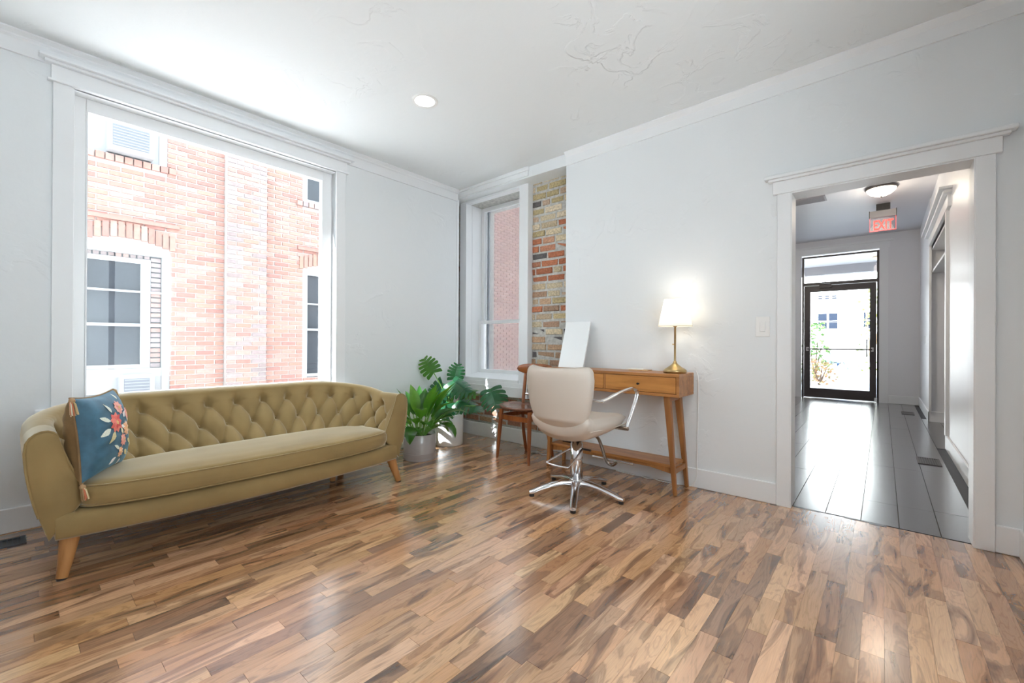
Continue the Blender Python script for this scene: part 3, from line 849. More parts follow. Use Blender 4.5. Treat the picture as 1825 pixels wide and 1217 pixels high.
leaf_cluster('tree', 'thin yellow-green tree at the right of the entry door view', 'tree', (3.50, 16.0, -.12), 200, .5, 3.4, [(.35, .45, .08), (.45, .5, .12), (.2, .3, .08)], .16)
MB().tube(catmull([(-2.5, YF - .02, 2.75), (1.2, YF - .5, 2.22), (3.0, YF - .5, 2.32), (6.5, YF - .02, 3.2)], 8), .014, 5).build('overhead_wire', BLACK, fb)

# ================================================================== FIXTURES
def recessed(x, y, label, energy):
    dl = thing('recessed_light', label, 'ceiling light', (x, y, czl(x)), group='recessed ceiling lights')
    MB().lathe([(.072, -.004), (.092, -.010), (.096, 0)], 28).build('rim', WHITE, dl, local=True)
    MB().lathe([(.001, -.006), (.072, -.005)], 28).build('lens', mat('downlight_lens', (.9, .9, .9), .4, emit=(1, .97, .92), estr=3.5), dl, local=True)
    l = bpy.data.lights.new('downlight', 'SPOT'); l.energy = energy; l.spot_size = 2.6; l.spot_blend = 1; l.shadow_soft_size = .07; l.color = (1, .95, .88)
    lo = bpy.data.objects.new('downlight', l); COL.objects.link(lo); lo.location = (x, y, czl(x) - .03)
recessed(1.196, -1.435, 'round recessed ceiling light between the two windows', 12)
recessed(3.30, -1.95, 'round recessed ceiling light added out of view to brighten the doorway wall', 22)  # extra downlight, added out of view to lift the doorway wall

sw = thing('light_switch', 'white rocker light switch beside the doorway', 'switch', (3.143, 0, 1.22))
bx('wall_plate', WHITE, (3.10, 3.187, -.006, 0, 1.15, 1.29), sw, bevel=.002)
bx('rocker', WHITE, (3.126, 3.160, -.012, -.005, 1.186, 1.254), sw, bevel=.002)

def register(name, label, x0, x1, y0, y1, n, along, frame=.012, mm=None):
    t = thing(name, label, 'floor vent', ((x0 + x1) / 2, (y0 + y1) / 2, 0), group='floor vents')
    m_ = mm or mat('vent_metal', (.06, .07, .085), .45, metal=.6)
    z = .006
    bx('well', BLACK, (x0 + .004, x1 - .004, y0 + .004, y1 - .004, .0004, .0018), t)
    for d in ((x0, x1, y0, y0 + frame), (x0, x1, y1 - frame, y1), (x0, x0 + frame, y0 + frame, y1 - frame), (x1 - frame, x1, y0 + frame, y1 - frame)):
        bx('frame', m_, (*d, .0005, z), t)
    for i in range(n):
        u = (i + .5) / n
        if along == 'y':
            c = y0 + frame + (y1 - y0 - 2 * frame) * u
            bx('slat', m_, (x0 + frame, x1 - frame, c - .003, c + .003, .001, z - .001), t)
        else:
            c = x0 + frame + (x1 - x0 - 2 * frame) * u
            bx('slat', m_, (c - .003, c + .003, y0 + frame, y1 - frame, .001, z - .001), t)
register('floor_vent', 'black slotted floor vent left of the sofa', .135, .272, -3.70, -3.37, 15, 'y', .022)
register('floor_vent', 'small dark floor vent in the hall, nearer the doorway', 4.03, 4.19, 2.05, 2.36, 8, 'x', .014, mat('vent_brown', (.10, .09, .09), .4, metal=.5))
register('floor_vent', 'small dark floor vent in the hall, by the far corner', 4.01, 4.16, 5.75, 6.10, 8, 'x', .014, MATS['vent_brown'])

cv = thing('ceiling_vent', 'grey slatted return vent in the hall ceiling', 'ceiling vent', (2.95, 4.2, ZH))
bx('frame', mat('vent_grey', (.30, .30, .34), .5), (2.5, 3.16, 4.02, 4.30, ZH - .012, ZH), cv)
for i in range(9): bx('slat', MATS['vent_grey'], (2.52, 3.14, 4.04 + i * .028, 4.05 + i * .028, ZH - .02, ZH - .012), cv)

for hx, hy, hlab, he in ((3.76, 4.12, 'frosted bowl ceiling light with a bronze rim in the hall', 6), (2.25, 2.2, 'frosted bowl ceiling light added out of view, left of the doorway, to brighten the hall', 34)):  # the second fixture is added, unseen, to brighten the hall
  hl = thing('flush_ceiling_light', hlab, 'ceiling light', (hx, hy, ZH), group='hall ceiling lights')
  MB().lathe([(.165, -.035), (.175, -.02), (.165, 0)], 28).build('rim', DARKBR, hl, local=True)
  MB().lathe([(.001, -.125), (.06, -.118), (.11, -.095), (.145, -.06), (.16, -.03)], 28).build('bowl', mat('frosted_bowl', (.95, .9, .8), .4, emit=(1, .86, .66), estr=2.5), hl, local=True)
  MB().lathe([(.001, -.15), (.012, -.145), (.008, -.13), (.014, -.12)], 10).build('finial', DARKBR, hl, local=True)
  l = bpy.data.lights.new('hall_lamp', 'POINT'); l.energy = he; l.shadow_soft_size = .16; l.color = (1, .88, .72)
  lo = bpy.data.objects.new('hall_lamp', l); COL.objects.link(lo); lo.location = (hx, hy, ZH - .22)

ex = thing('exit_sign', 'hanging exit sign with red letters on a clear panel in the hall', 'sign', (3.775, 5.05, ZH))
bx('canopy', BLACK, (3.70, 3.86, 5.02, 5.08, 3.11, ZH), ex)
bx('housing', mat('sign_housing', (.34, .33, .34), .4), (3.62, 3.93, 5.01, 5.09, 3.0, 3.10), ex, bevel=.004)
for x in (3.617, 3.925): bx('end_cap', BLACK, (x, x + .008, 5.005, 5.095, 2.995, 3.105), ex)
REDG = mat('red_glow', (.9, .05, .04), .4, emit=(1, .10, .08), estr=.85)
bx('clear_panel', thin_glass('red_tint_panel', (1, .95, .95)), (3.625, 3.925, 5.047, 5.053, 2.80, 3.0), ex)
for d in ((3.625, 3.925, 2.80, 2.806), (3.625, 3.630, 2.80, 3.0), (3.920, 3.925, 2.80, 3.0)):
    bx('panel_edge', REDG, (d[0], d[1], 5.045, 5.055, d[2], d[3]), ex)
bpy.context.view_layer.update()
lt = text_mesh('lettering', 'EXIT', .2, REDG, ex, Matrix.Translation((3.665, 5.044, 2.822)) @ ROTF @ Matrix.Diagonal((.56, 1.0, 1, 1)), .003, .0045)

# ================================================================== SOFA
random.seed(31)
SX, SY = .545, -2.40        # centre of the sofa footprint
so = thing('tufted_sofa', 'olive-gold velvet sofa with a deep-buttoned curved back and wooden legs', 'sofa', (SX, SY, 0), rotz=math.radians(1.2))
# local frame of the sofa: X = front (towards the room), Y = along its length
def ucurve(hw, back, front, rad, n):
    """U in plan from the left front, round the back, to the right front; even arc length"""
    pts = [Vector((front, -hw))]
    k = 14
    for i in range(k + 1):
        a = PI * 1.5 - (PI / 2) * i / k
        pts.append(Vector((back + rad + rad * math.cos(a), -hw + rad + rad * math.sin(a))))
    for i in range(k + 1):
        a = PI - (PI / 2) * i / k
        pts.append(Vector((back + rad + rad * math.cos(a), hw - rad + rad * math.sin(a))))
    pts.append(Vector((front, hw)))
    seg = [(pts[i + 1] - pts[i]).length for i in range(len(pts) - 1)]; tot = sum(seg)
    out = []; i = 0; acc = 0
    for j in range(n):
        d = tot * j / (n - 1)
        while i < len(seg) - 1 and acc + seg[i] < d: acc += seg[i]; i += 1
        t = (d - acc) / seg[i] if seg[i] > 1e-9 else 0
        out.append(pts[i].lerp(pts[i + 1], min(max(t, 0), 1)))
    return out, tot
NU = 430
FR = .40
C_out, _ = ucurve(1.00, -.415, FR, .42, NU)       # widest outer line, z ~ .62
C_bot, _ = ucurve(.925, -.36, FR, .40, NU)        # outer bottom, z .2
C_it, LT = ucurve(.925, -.225, FR, .34, NU)       # inner top
C_ib, LB = ucurve(.825, .075, FR - .02, .26, NU)   # inner bottom (at the seat)
def ztop(u):
    s = abs(u - .5) * 2
    return .785 - .085 * max(0, min(1, (s - .35) / .5)) ** 1.5
SEATZ = .36
NA = 16
ROWS = [.15, .47, .80]
DV = .325
def tuft(u, v):
    """height of the upholstery above its base, 0 at a button"""
    p = (u - .5) * NA
    q = (v - ROWS[0]) / (2 * DV)
    a = p - q; b = p + q                                  # buttons where a and b are whole
    fa = abs(math.sin(PI * a)); fb_ = abs(math.sin(PI * b))
    puff = (fa * fb_) ** .5
    da = a - round(a); db = b - round(b)
    r2 = da * da + db * db
    h = .034 * puff + .030 * (1 - math.exp(-r2 / .022))
    if v < ROWS[0]:                                        # above the first row: pleats run straight up and fade
        t = max(0, 1 - v / ROWS[0])
        dp = p - round(p)
        r2 = (dp * 1.2) ** 2 + ((v - ROWS[0]) / DV) ** 2
        pleat = abs(math.sin(PI * p)) ** .35
        h0 = .034 * (pleat * (1 - t) + t) + .030 * (1 - math.exp(-r2 / .024))
        h = h0
    edge = min(1, min(u, 1 - u) / .055); edge = edge * edge * (3 - 2 * edge)
    return h * edge + .058 * (1 - edge)
def lerp(a, b, t): return a + (b - a) * t
NI = 62
def shell_pt(i, j):
    u = i / (NU - 1); v = j / (NI - 1)
    zt = ztop(u) - .045
    A = C_it[i]; B = C_ib[i]
    ease = v ** 1.15
    p = A.lerp(B, ease)
    return Vector((p.x, p.y, lerp(zt, SEATZ, v)))
base = [[shell_pt(i, j) for j in range(NI)] for i in range(NU)]
mb = MB(); vs = []; 
for i in range(NU):
    u = i / (NU - 1)
    col_ = []
    zt = ztop(u)
    # inner tufted face, bottom to top
    for j in range(NI - 1, -1, -1):
        p = base[i][j]
        du = base[min(i + 1, NU - 1)][j] - base[max(i - 1, 0)][j]; dv = base[i][min(j + 1, NI - 1)] - base[i][max(j - 1, 0)]
        nn = du.cross(dv).normalized()
        v = j / (NI - 1)
        if nn.z < 0: nn = -nn
        col_.append(p + nn * (tuft(u, v) - .032))
    # rolled top and outer face down to the rail
    a = col_[-1]; o = C_out[i]; b_ = C_bot[i]
    n2 = Vector((o.x - a.x, o.y - a.y, 0))
    th = n2.length
    for k in range(1, 9):
        t = k / 9
        ang = PI * t
        x = a.x + (o.x - a.x) * (1 - math.cos(ang * .5 + 0)) if False else None
    for k in range(1, 8):
        t = k / 8
        w_ = (1 - math.cos(PI * t)) / 2
        zz = lerp(a.z, zt - .075, t) + math.sin(PI * t) * (zt - a.z + .012) 
        col_.append(Vector((lerp(a.x, o.x, w_), lerp(a.y, o.y, w_), zz)))
    for k in range(0, 12):
        t = k / 11
        e = t ** 1.7
        col_.append(Vector((lerp(o.x, b_.x, e), lerp(o.y, b_.y, e), lerp(zt - .09, .205, t))))
    vs.append(col_)
ncol = len(vs[0])
mb.add([p for c in vs for p in c], [(i * ncol + j, (i + 1) * ncol + j, (i + 1) * ncol + j + 1, i * ncol + j + 1) for i in range(NU - 1) for j in range(ncol - 1)], None, True)
shell = mb.build('backrest', VELVET, so, local=True)
# arm front panels closing the two ends of the shell
for end in (0, NU - 1):
    loop = [p.copy() for p in vs[end]]
    c = sum(loop, Vector()) / len(loop)
    n = len(loop)
    f1 = [p + Vector((.012, 0, 0)) for p in loop]
    f2 = [p + (c - p).normalized() * .012 + Vector((.020, 0, 0)) for p in loop]
    m_ = MB()
    fs = [(k, k + 1, n + k + 1, n + k) for k in range(n - 1)] + [(n + k, n + k + 1, 2 * n + k + 1, 2 * n + k) for k in range(n - 1)] + [(n - 1, 0, n, 2 * n - 1), (2 * n - 1, n, 2 * n, 3 * n - 1)]
    m_.add(loop + f1 + f2, fs, None, True); m_.add(f2, [tuple(range(n))], None, True)
    m_.build('arm_front', VELVET, so, local=True, weld=True)
    MB().tube([p + Vector((.012, 0, 0)) for p in loop[8:-3]], .005, 6).build('piping', VELVET, so, local=True)
# buttons
for r, vv in enumerate(ROWS):
    for k in range(-NA, NA + 1):
        u = .5 + (k + (.5 if r % 2 else 0)) / NA
        if not (.05 < u < .95): continue
        i = int(round(u * (NU - 1))); j = int(round(vv * (NI - 1)))
        p = base[i][j]; du = base[i + 1][j] - base[i - 1][j]; dv = base[i][j + 1] - base[i][j - 1]; nn = du.cross(dv).normalized()
        if nn.z < 0: nn = -nn
        o = MB().lathe([(.011, -.002), (.010, .003), (.006, .006), (.001, .007)], 10).build('button', VELVET, so, local=True)
        o.location = p + nn * (-.029); o.rotation_euler = nn.to_track_quat('Z', 'Y').to_euler()
# seat rail: bowed front
def rail_front(y): return FR + .09 * (1 - (y / .93) ** 2) ** .8 if abs(y) < .93 else FR
m_ = MB(); n = 40; lo = []; hi = []
ys = [-.93 + 1.86 * i / n for i in range(n + 1)]
prof = [(.0, .205), (.0, .20), (1.0, .20), (1.012, .215), (1.016, .26), (1.008, .30), (.99, .312), (.0, .312)]
def rail(u, v):
    y = -.905 + 1.81 * u
    k = v * (len(prof) - 1); a = int(min(k, len(prof) - 2)); t = k - a
    fx_ = lerp(prof[a][0], prof[a + 1][0], t); zz = lerp(prof[a][1], prof[a + 1][1], t)
    return (lerp(-.36, rail_front(y), fx_), y * (1 - .004 * (zz > .3)), zz)
m_.grid(rail, 61, len(prof))
m_.add([rail(0, k / 7) for k in range(8)], [tuple(range(8))]); m_.add([rail(1, k / 7) for k in range(8)], [tuple(range(7, -1, -1))])
m_.build('seat_rail', VELVET, so, local=True)
# long seat cushion: rounded slab with welt piping
def cplan(a):
    """outline of the cushion in plan (superellipse, bowed at the front)"""
    c, s_ = math.cos(a), math.sin(a)
    ex_ = 2 / 5.0
    y = .845 * math.copysign(abs(s_) ** ex_, s_)
    xx = math.copysign(abs(c) ** ex_, c)
    front = .475 + .055 * (1 - (y / .86) ** 2)
    back = -.02
    mid = (front + back) / 2 + .03
    return Vector((mid + (front - mid) * xx if xx > 0 else mid + (mid - back) * xx, y))
cc_ = Vector((.22, 0))
def cush(u, v):
    a = 2 * PI * u; P = cplan(a)
    k = v * 10
    prof2 = [(.0, .318), (.55, .318), (.93, .320), (.985, .332), (1.0, .36), (1.0, .395), (.985, .418), (.95, .432), (.75, .447), (.4, .456), (0.0, .458)]
    i = int(min(k, 9)); t = k - i
    r = lerp(prof2[i][0], prof2[i + 1][0], t); zz = lerp(prof2[i][1], prof2[i + 1][1], t)
    d = P - cc_
    return (cc_.x + d.x * r, cc_.y + d.y * r, zz)
MB().grid(cush, 120, 31, close_u=True).build('seat_cushion', VELVET, so, local=True)
for zz, rr in ((.421, .984), (.328, .982)):
    pts = []
    for i in range(121):
        P = cplan(2 * PI * i / 120); d = P - cc_
        pts.append((cc_.x + d.x * rr, cc_.y + d.y * rr, zz))
    MB().tube(pts, .0045, 6, cap=False).build('piping', VELVET, so, local=True)
# legs
def sofa_leg(x, y, dx, dy):
    m_ = MB().tube([(x, y, .205), (x + dx * .4, y + dy * .4, .12), (x + dx, y + dy, .008)], [.038, .031, .021], 14)
    lg = m_.build('leg', SOFALEG, so, local=True)
    MB().lathe([(.019, 0), (.019, .008)], 12, (x + dx, y + dy)).build('glide', BLACK, lg, local=True)
sofa_leg(.34, -.85, .02, -.03); sofa_leg(.34, .90, .025, .06)
sofa_leg(-.26, -.80, -.03, -.03); sofa_leg(-.26, .80, -.03, .04); sofa_leg(-.02, .62, 0, 0)

# ---- cushion with embroidery
nrm = Vector((.46, .89, 0)).normalized(); exv = Vector((0, 0, 1)).cross(nrm)   # exv points along the face
exv = Vector((-nrm.y, nrm.x, 0))
lean = .10
ezv = (Vector((0, 0, 1)) - nrm * lean).normalized()
yv = ezv.cross(exv)
pm = Matrix((exv, yv, ezv)).transposed().to_4x4()
pm.translation = Vector((.81, -3.145, .637))
pil = thing('throw_pillow', 'square blue velvet pillow with coral flowers and tassels at the sofa arm', 'pillow', mw=pm)
PW = .20
def prof_p(x, z):
    fx_ = max(0, 1 - (abs(x) / PW) ** 2.6); fz_ = max(0, 1 - (abs(z) / PW) ** 2.6)
    return .088 * (fx_ * fz_) ** .5 + .004 * math.sin(z * 90 + 3 * math.sin(x * 17)) * (fx_ * fz_) ** .5 * max(0, (1 - abs(x + .1) / .2))
def pinch(x, z):
    k = 1 - .09 * (1 - (z / PW) ** 2) * abs(x / PW) ** 3; k2 = 1 - .09 * (1 - (x / PW) ** 2) * abs(z / PW) ** 3
    return x * k, z * k2
def pil_face(sign, off=0):
    def fn(u, v):
        x = (2 * u - 1) * PW; z = (2 * v - 1) * PW
        a, b_ = pinch(x, z)
        return (a, sign * (prof_p(x, z) + off), b_)
    return fn
BLUE = mat('blue_velvet', (.05, .145, .22), .6, sheen=.4, sheen_tint=(.5, .8, .95), var=(14, .7, 1.25))
BROWN = mat('brown_velvet', (.24, .14, .055), .7, sheen=.35, sheen_tint=(.9, .7, .4), var=(14, .75, 1.2))
fr_ = MB().grid(pil_face(-1), 41, 41).build('front_panel', BLUE, pil, local=True)
MB().grid(pil_face(1), 41, 41).build('back_panel', BROWN, pil, local=True)
edge = [pinch(x * PW, -PW) for x in [-1 + .1 * i for i in range(21)]] + [pinch(PW, z * PW) for z in [-1 + .1 * i for i in range(1, 21)]] + [pinch(-x * PW, PW) for x in [-1 + .1 * i for i in range(1, 21)]] + [pinch(-PW, -z * PW) for z in [-1 + .1 * i for i in range(1, 21)]]
MB().tube([(a, 0, b_) for a, b_ in edge], .005, 6, cap=False).build('piping', BROWN, pil, local=True)
def petal(mb, cx, cz, ang, ln, wd, c, off):
    pts = []
    for t in (0, .25, .5, .75, 1.0):
        w_ = wd * math.sin(PI * min(.97, max(.06, t ** .8)))
        for s_ in (-1, 0, 1):
            lx = ln * t; lz = w_ * s_ * .5
            x = cx + lx * math.cos(ang) - lz * math.sin(ang); z = cz + lx * math.sin(ang) + lz * math.cos(ang)
            x = max(-PW * .97, min(PW * .97, x)); z = max(-PW * .97, min(PW * .97, z))
            a, b_ = pinch(x, z)
            pts.append((a, -(prof_p(x, z) + off + (.0015 if s_ == 0 else 0)), b_))
    fs = []
    for i in range(4):
        for k in range(2):
            a = i * 3 + k; fs.append((a, a + 1, a + 4, a + 3))
    mb.add(pts, fs, c, True)
FLW = mat('embroidery', attr=True, rough=.7, var=(300, .8, 1.2))
def flower(cx, cz, r, cols, n=9):
    cx -= .05
    m_ = MB(); a0 = random.uniform(0, 1)
    for k in range(n): petal(m_, cx, cz, a0 + 2 * PI * k / n, r, r * .75, random.choice(cols), .003)
    for k in range(n - 3): petal(m_, cx, cz, a0 + .3 + 2 * PI * k / (n - 3), r * .62, r * .5, random.choice(cols), .0045)
    for k in range(5): petal(m_, cx, cz, 2 * PI * k / 5, r * .25, r * .2, (.75, .5, .2), .006)
    m_.build('embroidered_flower', FLW, fr_, local=True)
COR = [(.75, .14, .12), (.80, .22, .18), (.85, .35, .28), (.70, .10, .10)]
PNK = [(.85, .38, .32), (.88, .50, .42), (.80, .30, .28)]
PEA = [(.90, .50, .28), (.85, .42, .22), (.92, .62, .42)]
flower(.02, .045, .052, COR); flower(.085, .115, .040, PNK); flower(.115, .0, .038, PEA); flower(.068, -.052, .032, COR[1:3] + PNK); flower(.045, -.11, .028, PEA + COR[2:3]); flower(.165, .07, .035, PNK)
m_ = MB()
for (x, z, a, l_) in ((-.03, .06, 2.7, .06), (-.03, .02, 3.5, .07), (.0, .0, 3.9, .07), (.0, .1, 2.0, .055), (.03, -.09, 2.6, .05), (.01, -.13, 3.6, .055), (.075, -.02, 2.2, .04), (.10, .06, .6, .05),
                     (.12, -.06, -.4, .06), (.09, -.11, -.6, .06), (.06, -.15, -.9, .05), (.15, .03, .8, .05), (.15, -.1, .3, .04), (.06, .02, -.3, .05), (.13, .16, 1.0, .04)):
    petal(m_, x - .05, z, a, l_, l_ * .42, random.choice([(.80, .74, .55), (.72, .76, .66), (.70, .62, .34), (.82, .80, .78)]), .0028)
m_.build('embroidered_leaves', FLW, fr_, local=True)
TAS = mat('tassel_thread', attr=True, rough=.7)
TC = [(.55, .40, .20), (.62, .20, .10), (.70, .58, .36), (.35, .22, .10), (.72, .66, .50)]
for (x, z, hang) in ((-PW, PW, .085), (-PW, -PW, .075), (PW, PW, .05)):
    m_ = MB()
    a, b_ = pinch(x, z)
    for k in range(18):
        aa = random.uniform(0, 2 * PI); rr = .016 * math.sqrt(random.random())
        m_.tube([(a, 0, b_), (a + rr * .7 * math.cos(aa) - .004, rr * .7 * math.sin(aa) - .01, b_ - hang * .35), (a + rr * math.cos(aa) - .004, rr * math.sin(aa) - .012, b_ - hang * random.uniform(.85, 1))], .0026, 4, col=random.choice(TC))
    m_.lathe([(.004, .012), (.012, .006), (.012, -.008), (.006, -.014)], 10, (a, 0), col=TC[0]) if False else None
    tb = m_.build('tassel', TAS, pil, local=True)
    o = MB().lathe([(.001, .013), (.010, .007), (.012, -.003), (.008, -.014), (.001, -.016)], 10).build('knot', TAS, tb, local=True, col=(.45, .28, .14)); o.location = (a, -.006, b_ - .012)

# ================================================================== PLANTS
random.seed(12)
LILY = leaf_mat('lily_leaf', (.030, .125, .020), (.20, .50, .03))
LILY2 = leaf_mat('lily_leaf_young', (.12, .30, .03), (.35, .65, .05))
MONS = leaf_mat('monstera_leaf', (.018, .10, .045), (.12, .45, .12))
SOIL = mat('soil', (.05, .035, .025), .95, bump=(60, .8, .01))
STEM = mat('leaf_stalk', (.16, .34, .06), .5)
def lance(parent, root, az, elev, ln, wd, droop, m, name='leaf'):
    """a stalk and a lance-shaped blade that arches over"""
    d = Vector((math.cos(az), math.sin(az), 0)); up = Vector((0, 0, 1)); side = up.cross(d)
    pts = []; p = Vector(root); e = elev; n = 12
    stalk = .42
    for i in range(n + 1):
        pts.append((p.copy(), e)); p = p + (d * math.cos(e) + up * math.sin(e)) * (ln / n); e -= droop / n * (.4 + 1.3 * i / n)
    mb = MB(); vs = []; k0 = int(n * stalk)
    for i in range(k0, n + 1):
        t = (i - k0) / (n - k0)
        w_ = wd * (math.sin(PI * (t ** .75)) ** .85 if 0 < t < 1 else .03) * .5
        q, e_ = pts[i]; nrm_ = (up * math.cos(e_) - d * math.sin(e_))
        for s_ in (-1, -.5, 0, .5, 1):
            vs.append(q + side * (w_ * s_) + nrm_ * (abs(s_) * w_ * .35))
    m1 = n - k0
    mb.add(vs, [(i * 5 + k, i * 5 + k + 1, (i + 1) * 5 + k + 1, (i + 1) * 5 + k) for i in range(m1) for k in range(4)], None, True)
    o = mb.build(name, m, parent, local=True)
    MB().tube([q for q, _ in pts[:k0 + 2]], [.0045] * (k0 + 1) + [.002], 5).build('stalk', STEM, o, local=True)
    return o
pl = thing('potted_peace_lily', 'bushy broad-leaved green plant in a grey glazed pot beside the sofa', 'potted plant', (.455, -.90, 0))
m_ = MB().lathe([(.001, 0), (.146, 0), (.150, .006), (.151, .06), (.148, .065), (.150, .07), (.151, .236), (.147, .240), (.142, .236), (.140, .20), (.001, .198)], 40)
m_.build('pot', mat('grey_glaze', (.46, .43, .43), .18, coat=.4, var=(9, .92, 1.06)), pl, local=True)
MB().lathe([(.1515, .022), (.1525, .03), (.1525, .058), (.1515, .064)], 40).build('glaze_band', mat('band_glaze', (.38, .33, .31), .3), pl, local=True)
MB().lathe([(.001, .212), (.139, .205)], 24).build('soil', SOIL, pl, local=True)
for i in range(42):
    az = random.uniform(0, 2 * PI); e = random.uniform(.6, 1.35); ln = random.uniform(.32, .54)
    if i < 11: e = random.uniform(1.15, 1.5); ln = random.uniform(.48, .62)
    lance(pl, (.05 * math.cos(az), .05 * math.sin(az), .205), az, e, ln, random.uniform(.075, .115), random.uniform(.9, 1.9) if i >= 11 else random.uniform(.4, .9), LILY2 if random.random() < .22 else LILY)
# drooping leaf over the pot front
lance(pl, (.04, -.03, .21), -.95, .95, .40, .13, 2.9, LILY)
lance(pl, (.04, .03, .21), .35, .9, .42, .13, 2.6, LILY)

def monstera_leaf(parent, tip_base, direction, normal, size, m):
    """split leaf: broad heart with deep notches"""
    d = Vector(direction).normalized(); nn = (Vector(normal) - d * Vector(normal).dot(d)).normalized(); s_ = nn.cross(d)
    B = Vector(tip_base); mb = MB()
    nl = 6
    def P(t, w_):           # t along the midrib, w_ sideways, both in leaf lengths
        curl = -.35 * t * t * .5 - .9 * w_ * w_
        return B + d * (t * size) + s_ * (w_ * size) + nn * (curl * size)
    for side in (-1, 1):
        for k in range(nl):
            t0 = -.02 + k * .155; t1 = t0 + .155
            wd = [.44, .52, .54, .50, .40, .25][k]; bk = [-.20, -.09, .0, .06, .10, .11, .10]; b0, b1 = bk[k], bk[k + 1]; back = (b0 + b1) / 2
            inner = .13 if k < 5 else .08
            ring_in = [P(t0, 0), P(t1, 0)]
            a0, a1 = t0, t1
            vs = []
            for r, f in enumerate((0, .45, .66, .86, 1.0)):
                ww = wd * f * side
                gap = 0 if f <= .45 else (.012 + .016 * (f - .45))
                shrink = 0 if f < .9 else .022
                vs += [P(a0 + b0 * f + gap + shrink, ww), P((a0 + a1) / 2 + back * f, ww * 1.04), P(a1 + b1 * f - gap - shrink, ww)]
            mb.add(vs, [(r * 3 + c, r * 3 + c + 1, (r + 1) * 3 + c + 1, (r + 1) * 3 + c) for r in range(4) for c in range(2)], None, True)
    o = mb.build('leaf', m, parent, local=True)
    return o
mo = thing('potted_monstera', 'split-leaf monstera in a white ribbed pot in the corner', 'potted plant', (.225, -.335, 0))
m_ = MB().lathe([(.001, 0), (.142, 0), (.150, .008), (.152, .32), (.147, .334), (.141, .328), (.138, .28), (.001, .278)], 40)
m_.build('pot', mat('white_glaze', (.82, .83, .84), .25, coat=.3), mo, local=True)
MB().lathe([(.001, .292), (.137, .285)], 24).build('soil', SOIL, mo, local=True)
# (leaf position relative to the pot, pointing direction, normal, size)
ML = [((-.02, -.20, .78), (-.30, -.25, .55), (.6, -.6, .3), .20), ((.00, -.10, .66), (-.25, -.4, -.5), (.5, -.55, .65), .24), ((.10, -.04, .69), (.65, .2, -.35), (.4, -.5, .8), .24),
      ((.50, .12, .62), (.45, -.25, -.42), (.45, -.75, .55), .26), ((.30, .10, .58), (-.5, -.2, .05), (.2, -.4, .9), .18), ((.05, -.06, .46), (.2, -.55, -.45), (.5, -.5, .65), .22),
      ((.14, .02, .48), (.7, .2, -.15), (.2, -.45, .9), .22), ((.36, .05, .44), (.35, -.5, -.1), (.1, -.4, .9), .16), ((.03, .00, .60), (-.35, .3, .1), (.4, -.5, .8), .18),
      ((.02, .05, .70), (.1, .1, .7), (.6, -.7, .1), .18), ((.02, .05, .52), (-.3, -.35, .3), (.5, -.6, .5), .17)]
for i, (p, d, n_, s_) in enumerate(ML):
    lf_ = monstera_leaf(mo, p, d, n_, s_, MONS if i % 4 else LILY)
    a = (i * 2.4); r0 = Vector((.05 * math.cos(a), .05 * math.sin(a), .29)); P = Vector(p)
    mid = r0.lerp(P, .5) + Vector((0, 0, .05))
    MB().tube(catmull([r0, mid, P], 6), .005, 6).build('stalk', STEM, lf_, local=True)

# ================================================================== DESK AND WHAT IS ON IT
DX0, DX1, DY0, DY1, DZ0, DZ1 = 1.475, 2.685, -.335, -.022, .712, .878
dk = thing('writing_desk', 'narrow wooden two-drawer desk on splayed legs against the wall', 'desk', (2.08, -.18, 0))
t_ = .022
bx('desk_top', DESKW, (DX0, DX1, DY0, DY1, DZ1 - t_, DZ1), dk, bevel=.003)
bx('bottom_panel', DESKW, (DX0, DX1, DY0, DY1, DZ0, DZ0 + t_), dk, bevel=.003)
for x in (DX0, DX1 - t_): bx('side_panel', DESKW, (x, x + t_, DY0, DY1, DZ0 + t_, DZ1 - t_), dk, bevel=.002)
bx('back_panel', DESKW, (DX0 + t_, DX1 - t_, DY1 - .012, DY1, DZ0 + t_, DZ1 - t_), dk)
bx('divider', DESKL, (2.085, 2.10, DY0 + .006, DY1 - .012, DZ0 + t_, DZ1 - t_), dk)
DRW = wood('drawer_wood', (.56, .25, .065), (.40, .16, .04), 'x', .3)
for (a, b_) in ((DX0 + t_ + .003, 2.083), (2.102, DX1 - t_ - .003)):
    dr = bx('drawer', DRW, (a, b_, DY0 + .003, DY0 + .024, DZ0 + t_ + .003, DZ1 - t_ - .003), dk, bevel=.002)
    bxm = MB().tube([((a + b_) / 2 + .0, DY0 + .004, .795), ((a + b_) / 2, DY0 - .018, .795)], [.006, .009], 12)
    kb = bxm.build('knob', BLACK, dr)   # drawn in world coordinates, shifted below
    kb.location = (-dk.location.x + dr.location.x * 0, -dk.location.y, -dk.location.z)
def taper_leg(parent, name, m, top, bot, wt, wb, off):
    lo = [Vector(bot) + Vector(d) * wb for d in ((-1, -1, 0), (1, -1, 0), (1, 1, 0), (-1, 1, 0))]
    hi = [Vector(top) + Vector(d) * wt for d in ((-1, -1, 0), (1, -1, 0), (1, 1, 0), (-1, 1, 0))]
    return MB().hull(lo, hi).build(name, m, parent, bevel=.006)
for (xt, xb) in ((2.585, 2.645), (1.565, 1.515)):
    for (yt, yb) in ((-.288, -.292), (-.075, -.045)):
        taper_leg(dk, 'leg', DESKL, (xt, yt, DZ0), (xb, yb, 0), .024, .014, 0)
bx('lower_shelf', DESKW, (1.54, 2.625, -.285, -.06, .190, .212), dk, bevel=.003)
mb = MB()
mb.prism([(1.55, .190), (2.61, .190), (2.61, .145), (2.45, .168), (1.71, .168), (1.55, .145)], 'y', -.275, -.258)
mb.build('shelf_rail', DESKL, dk)
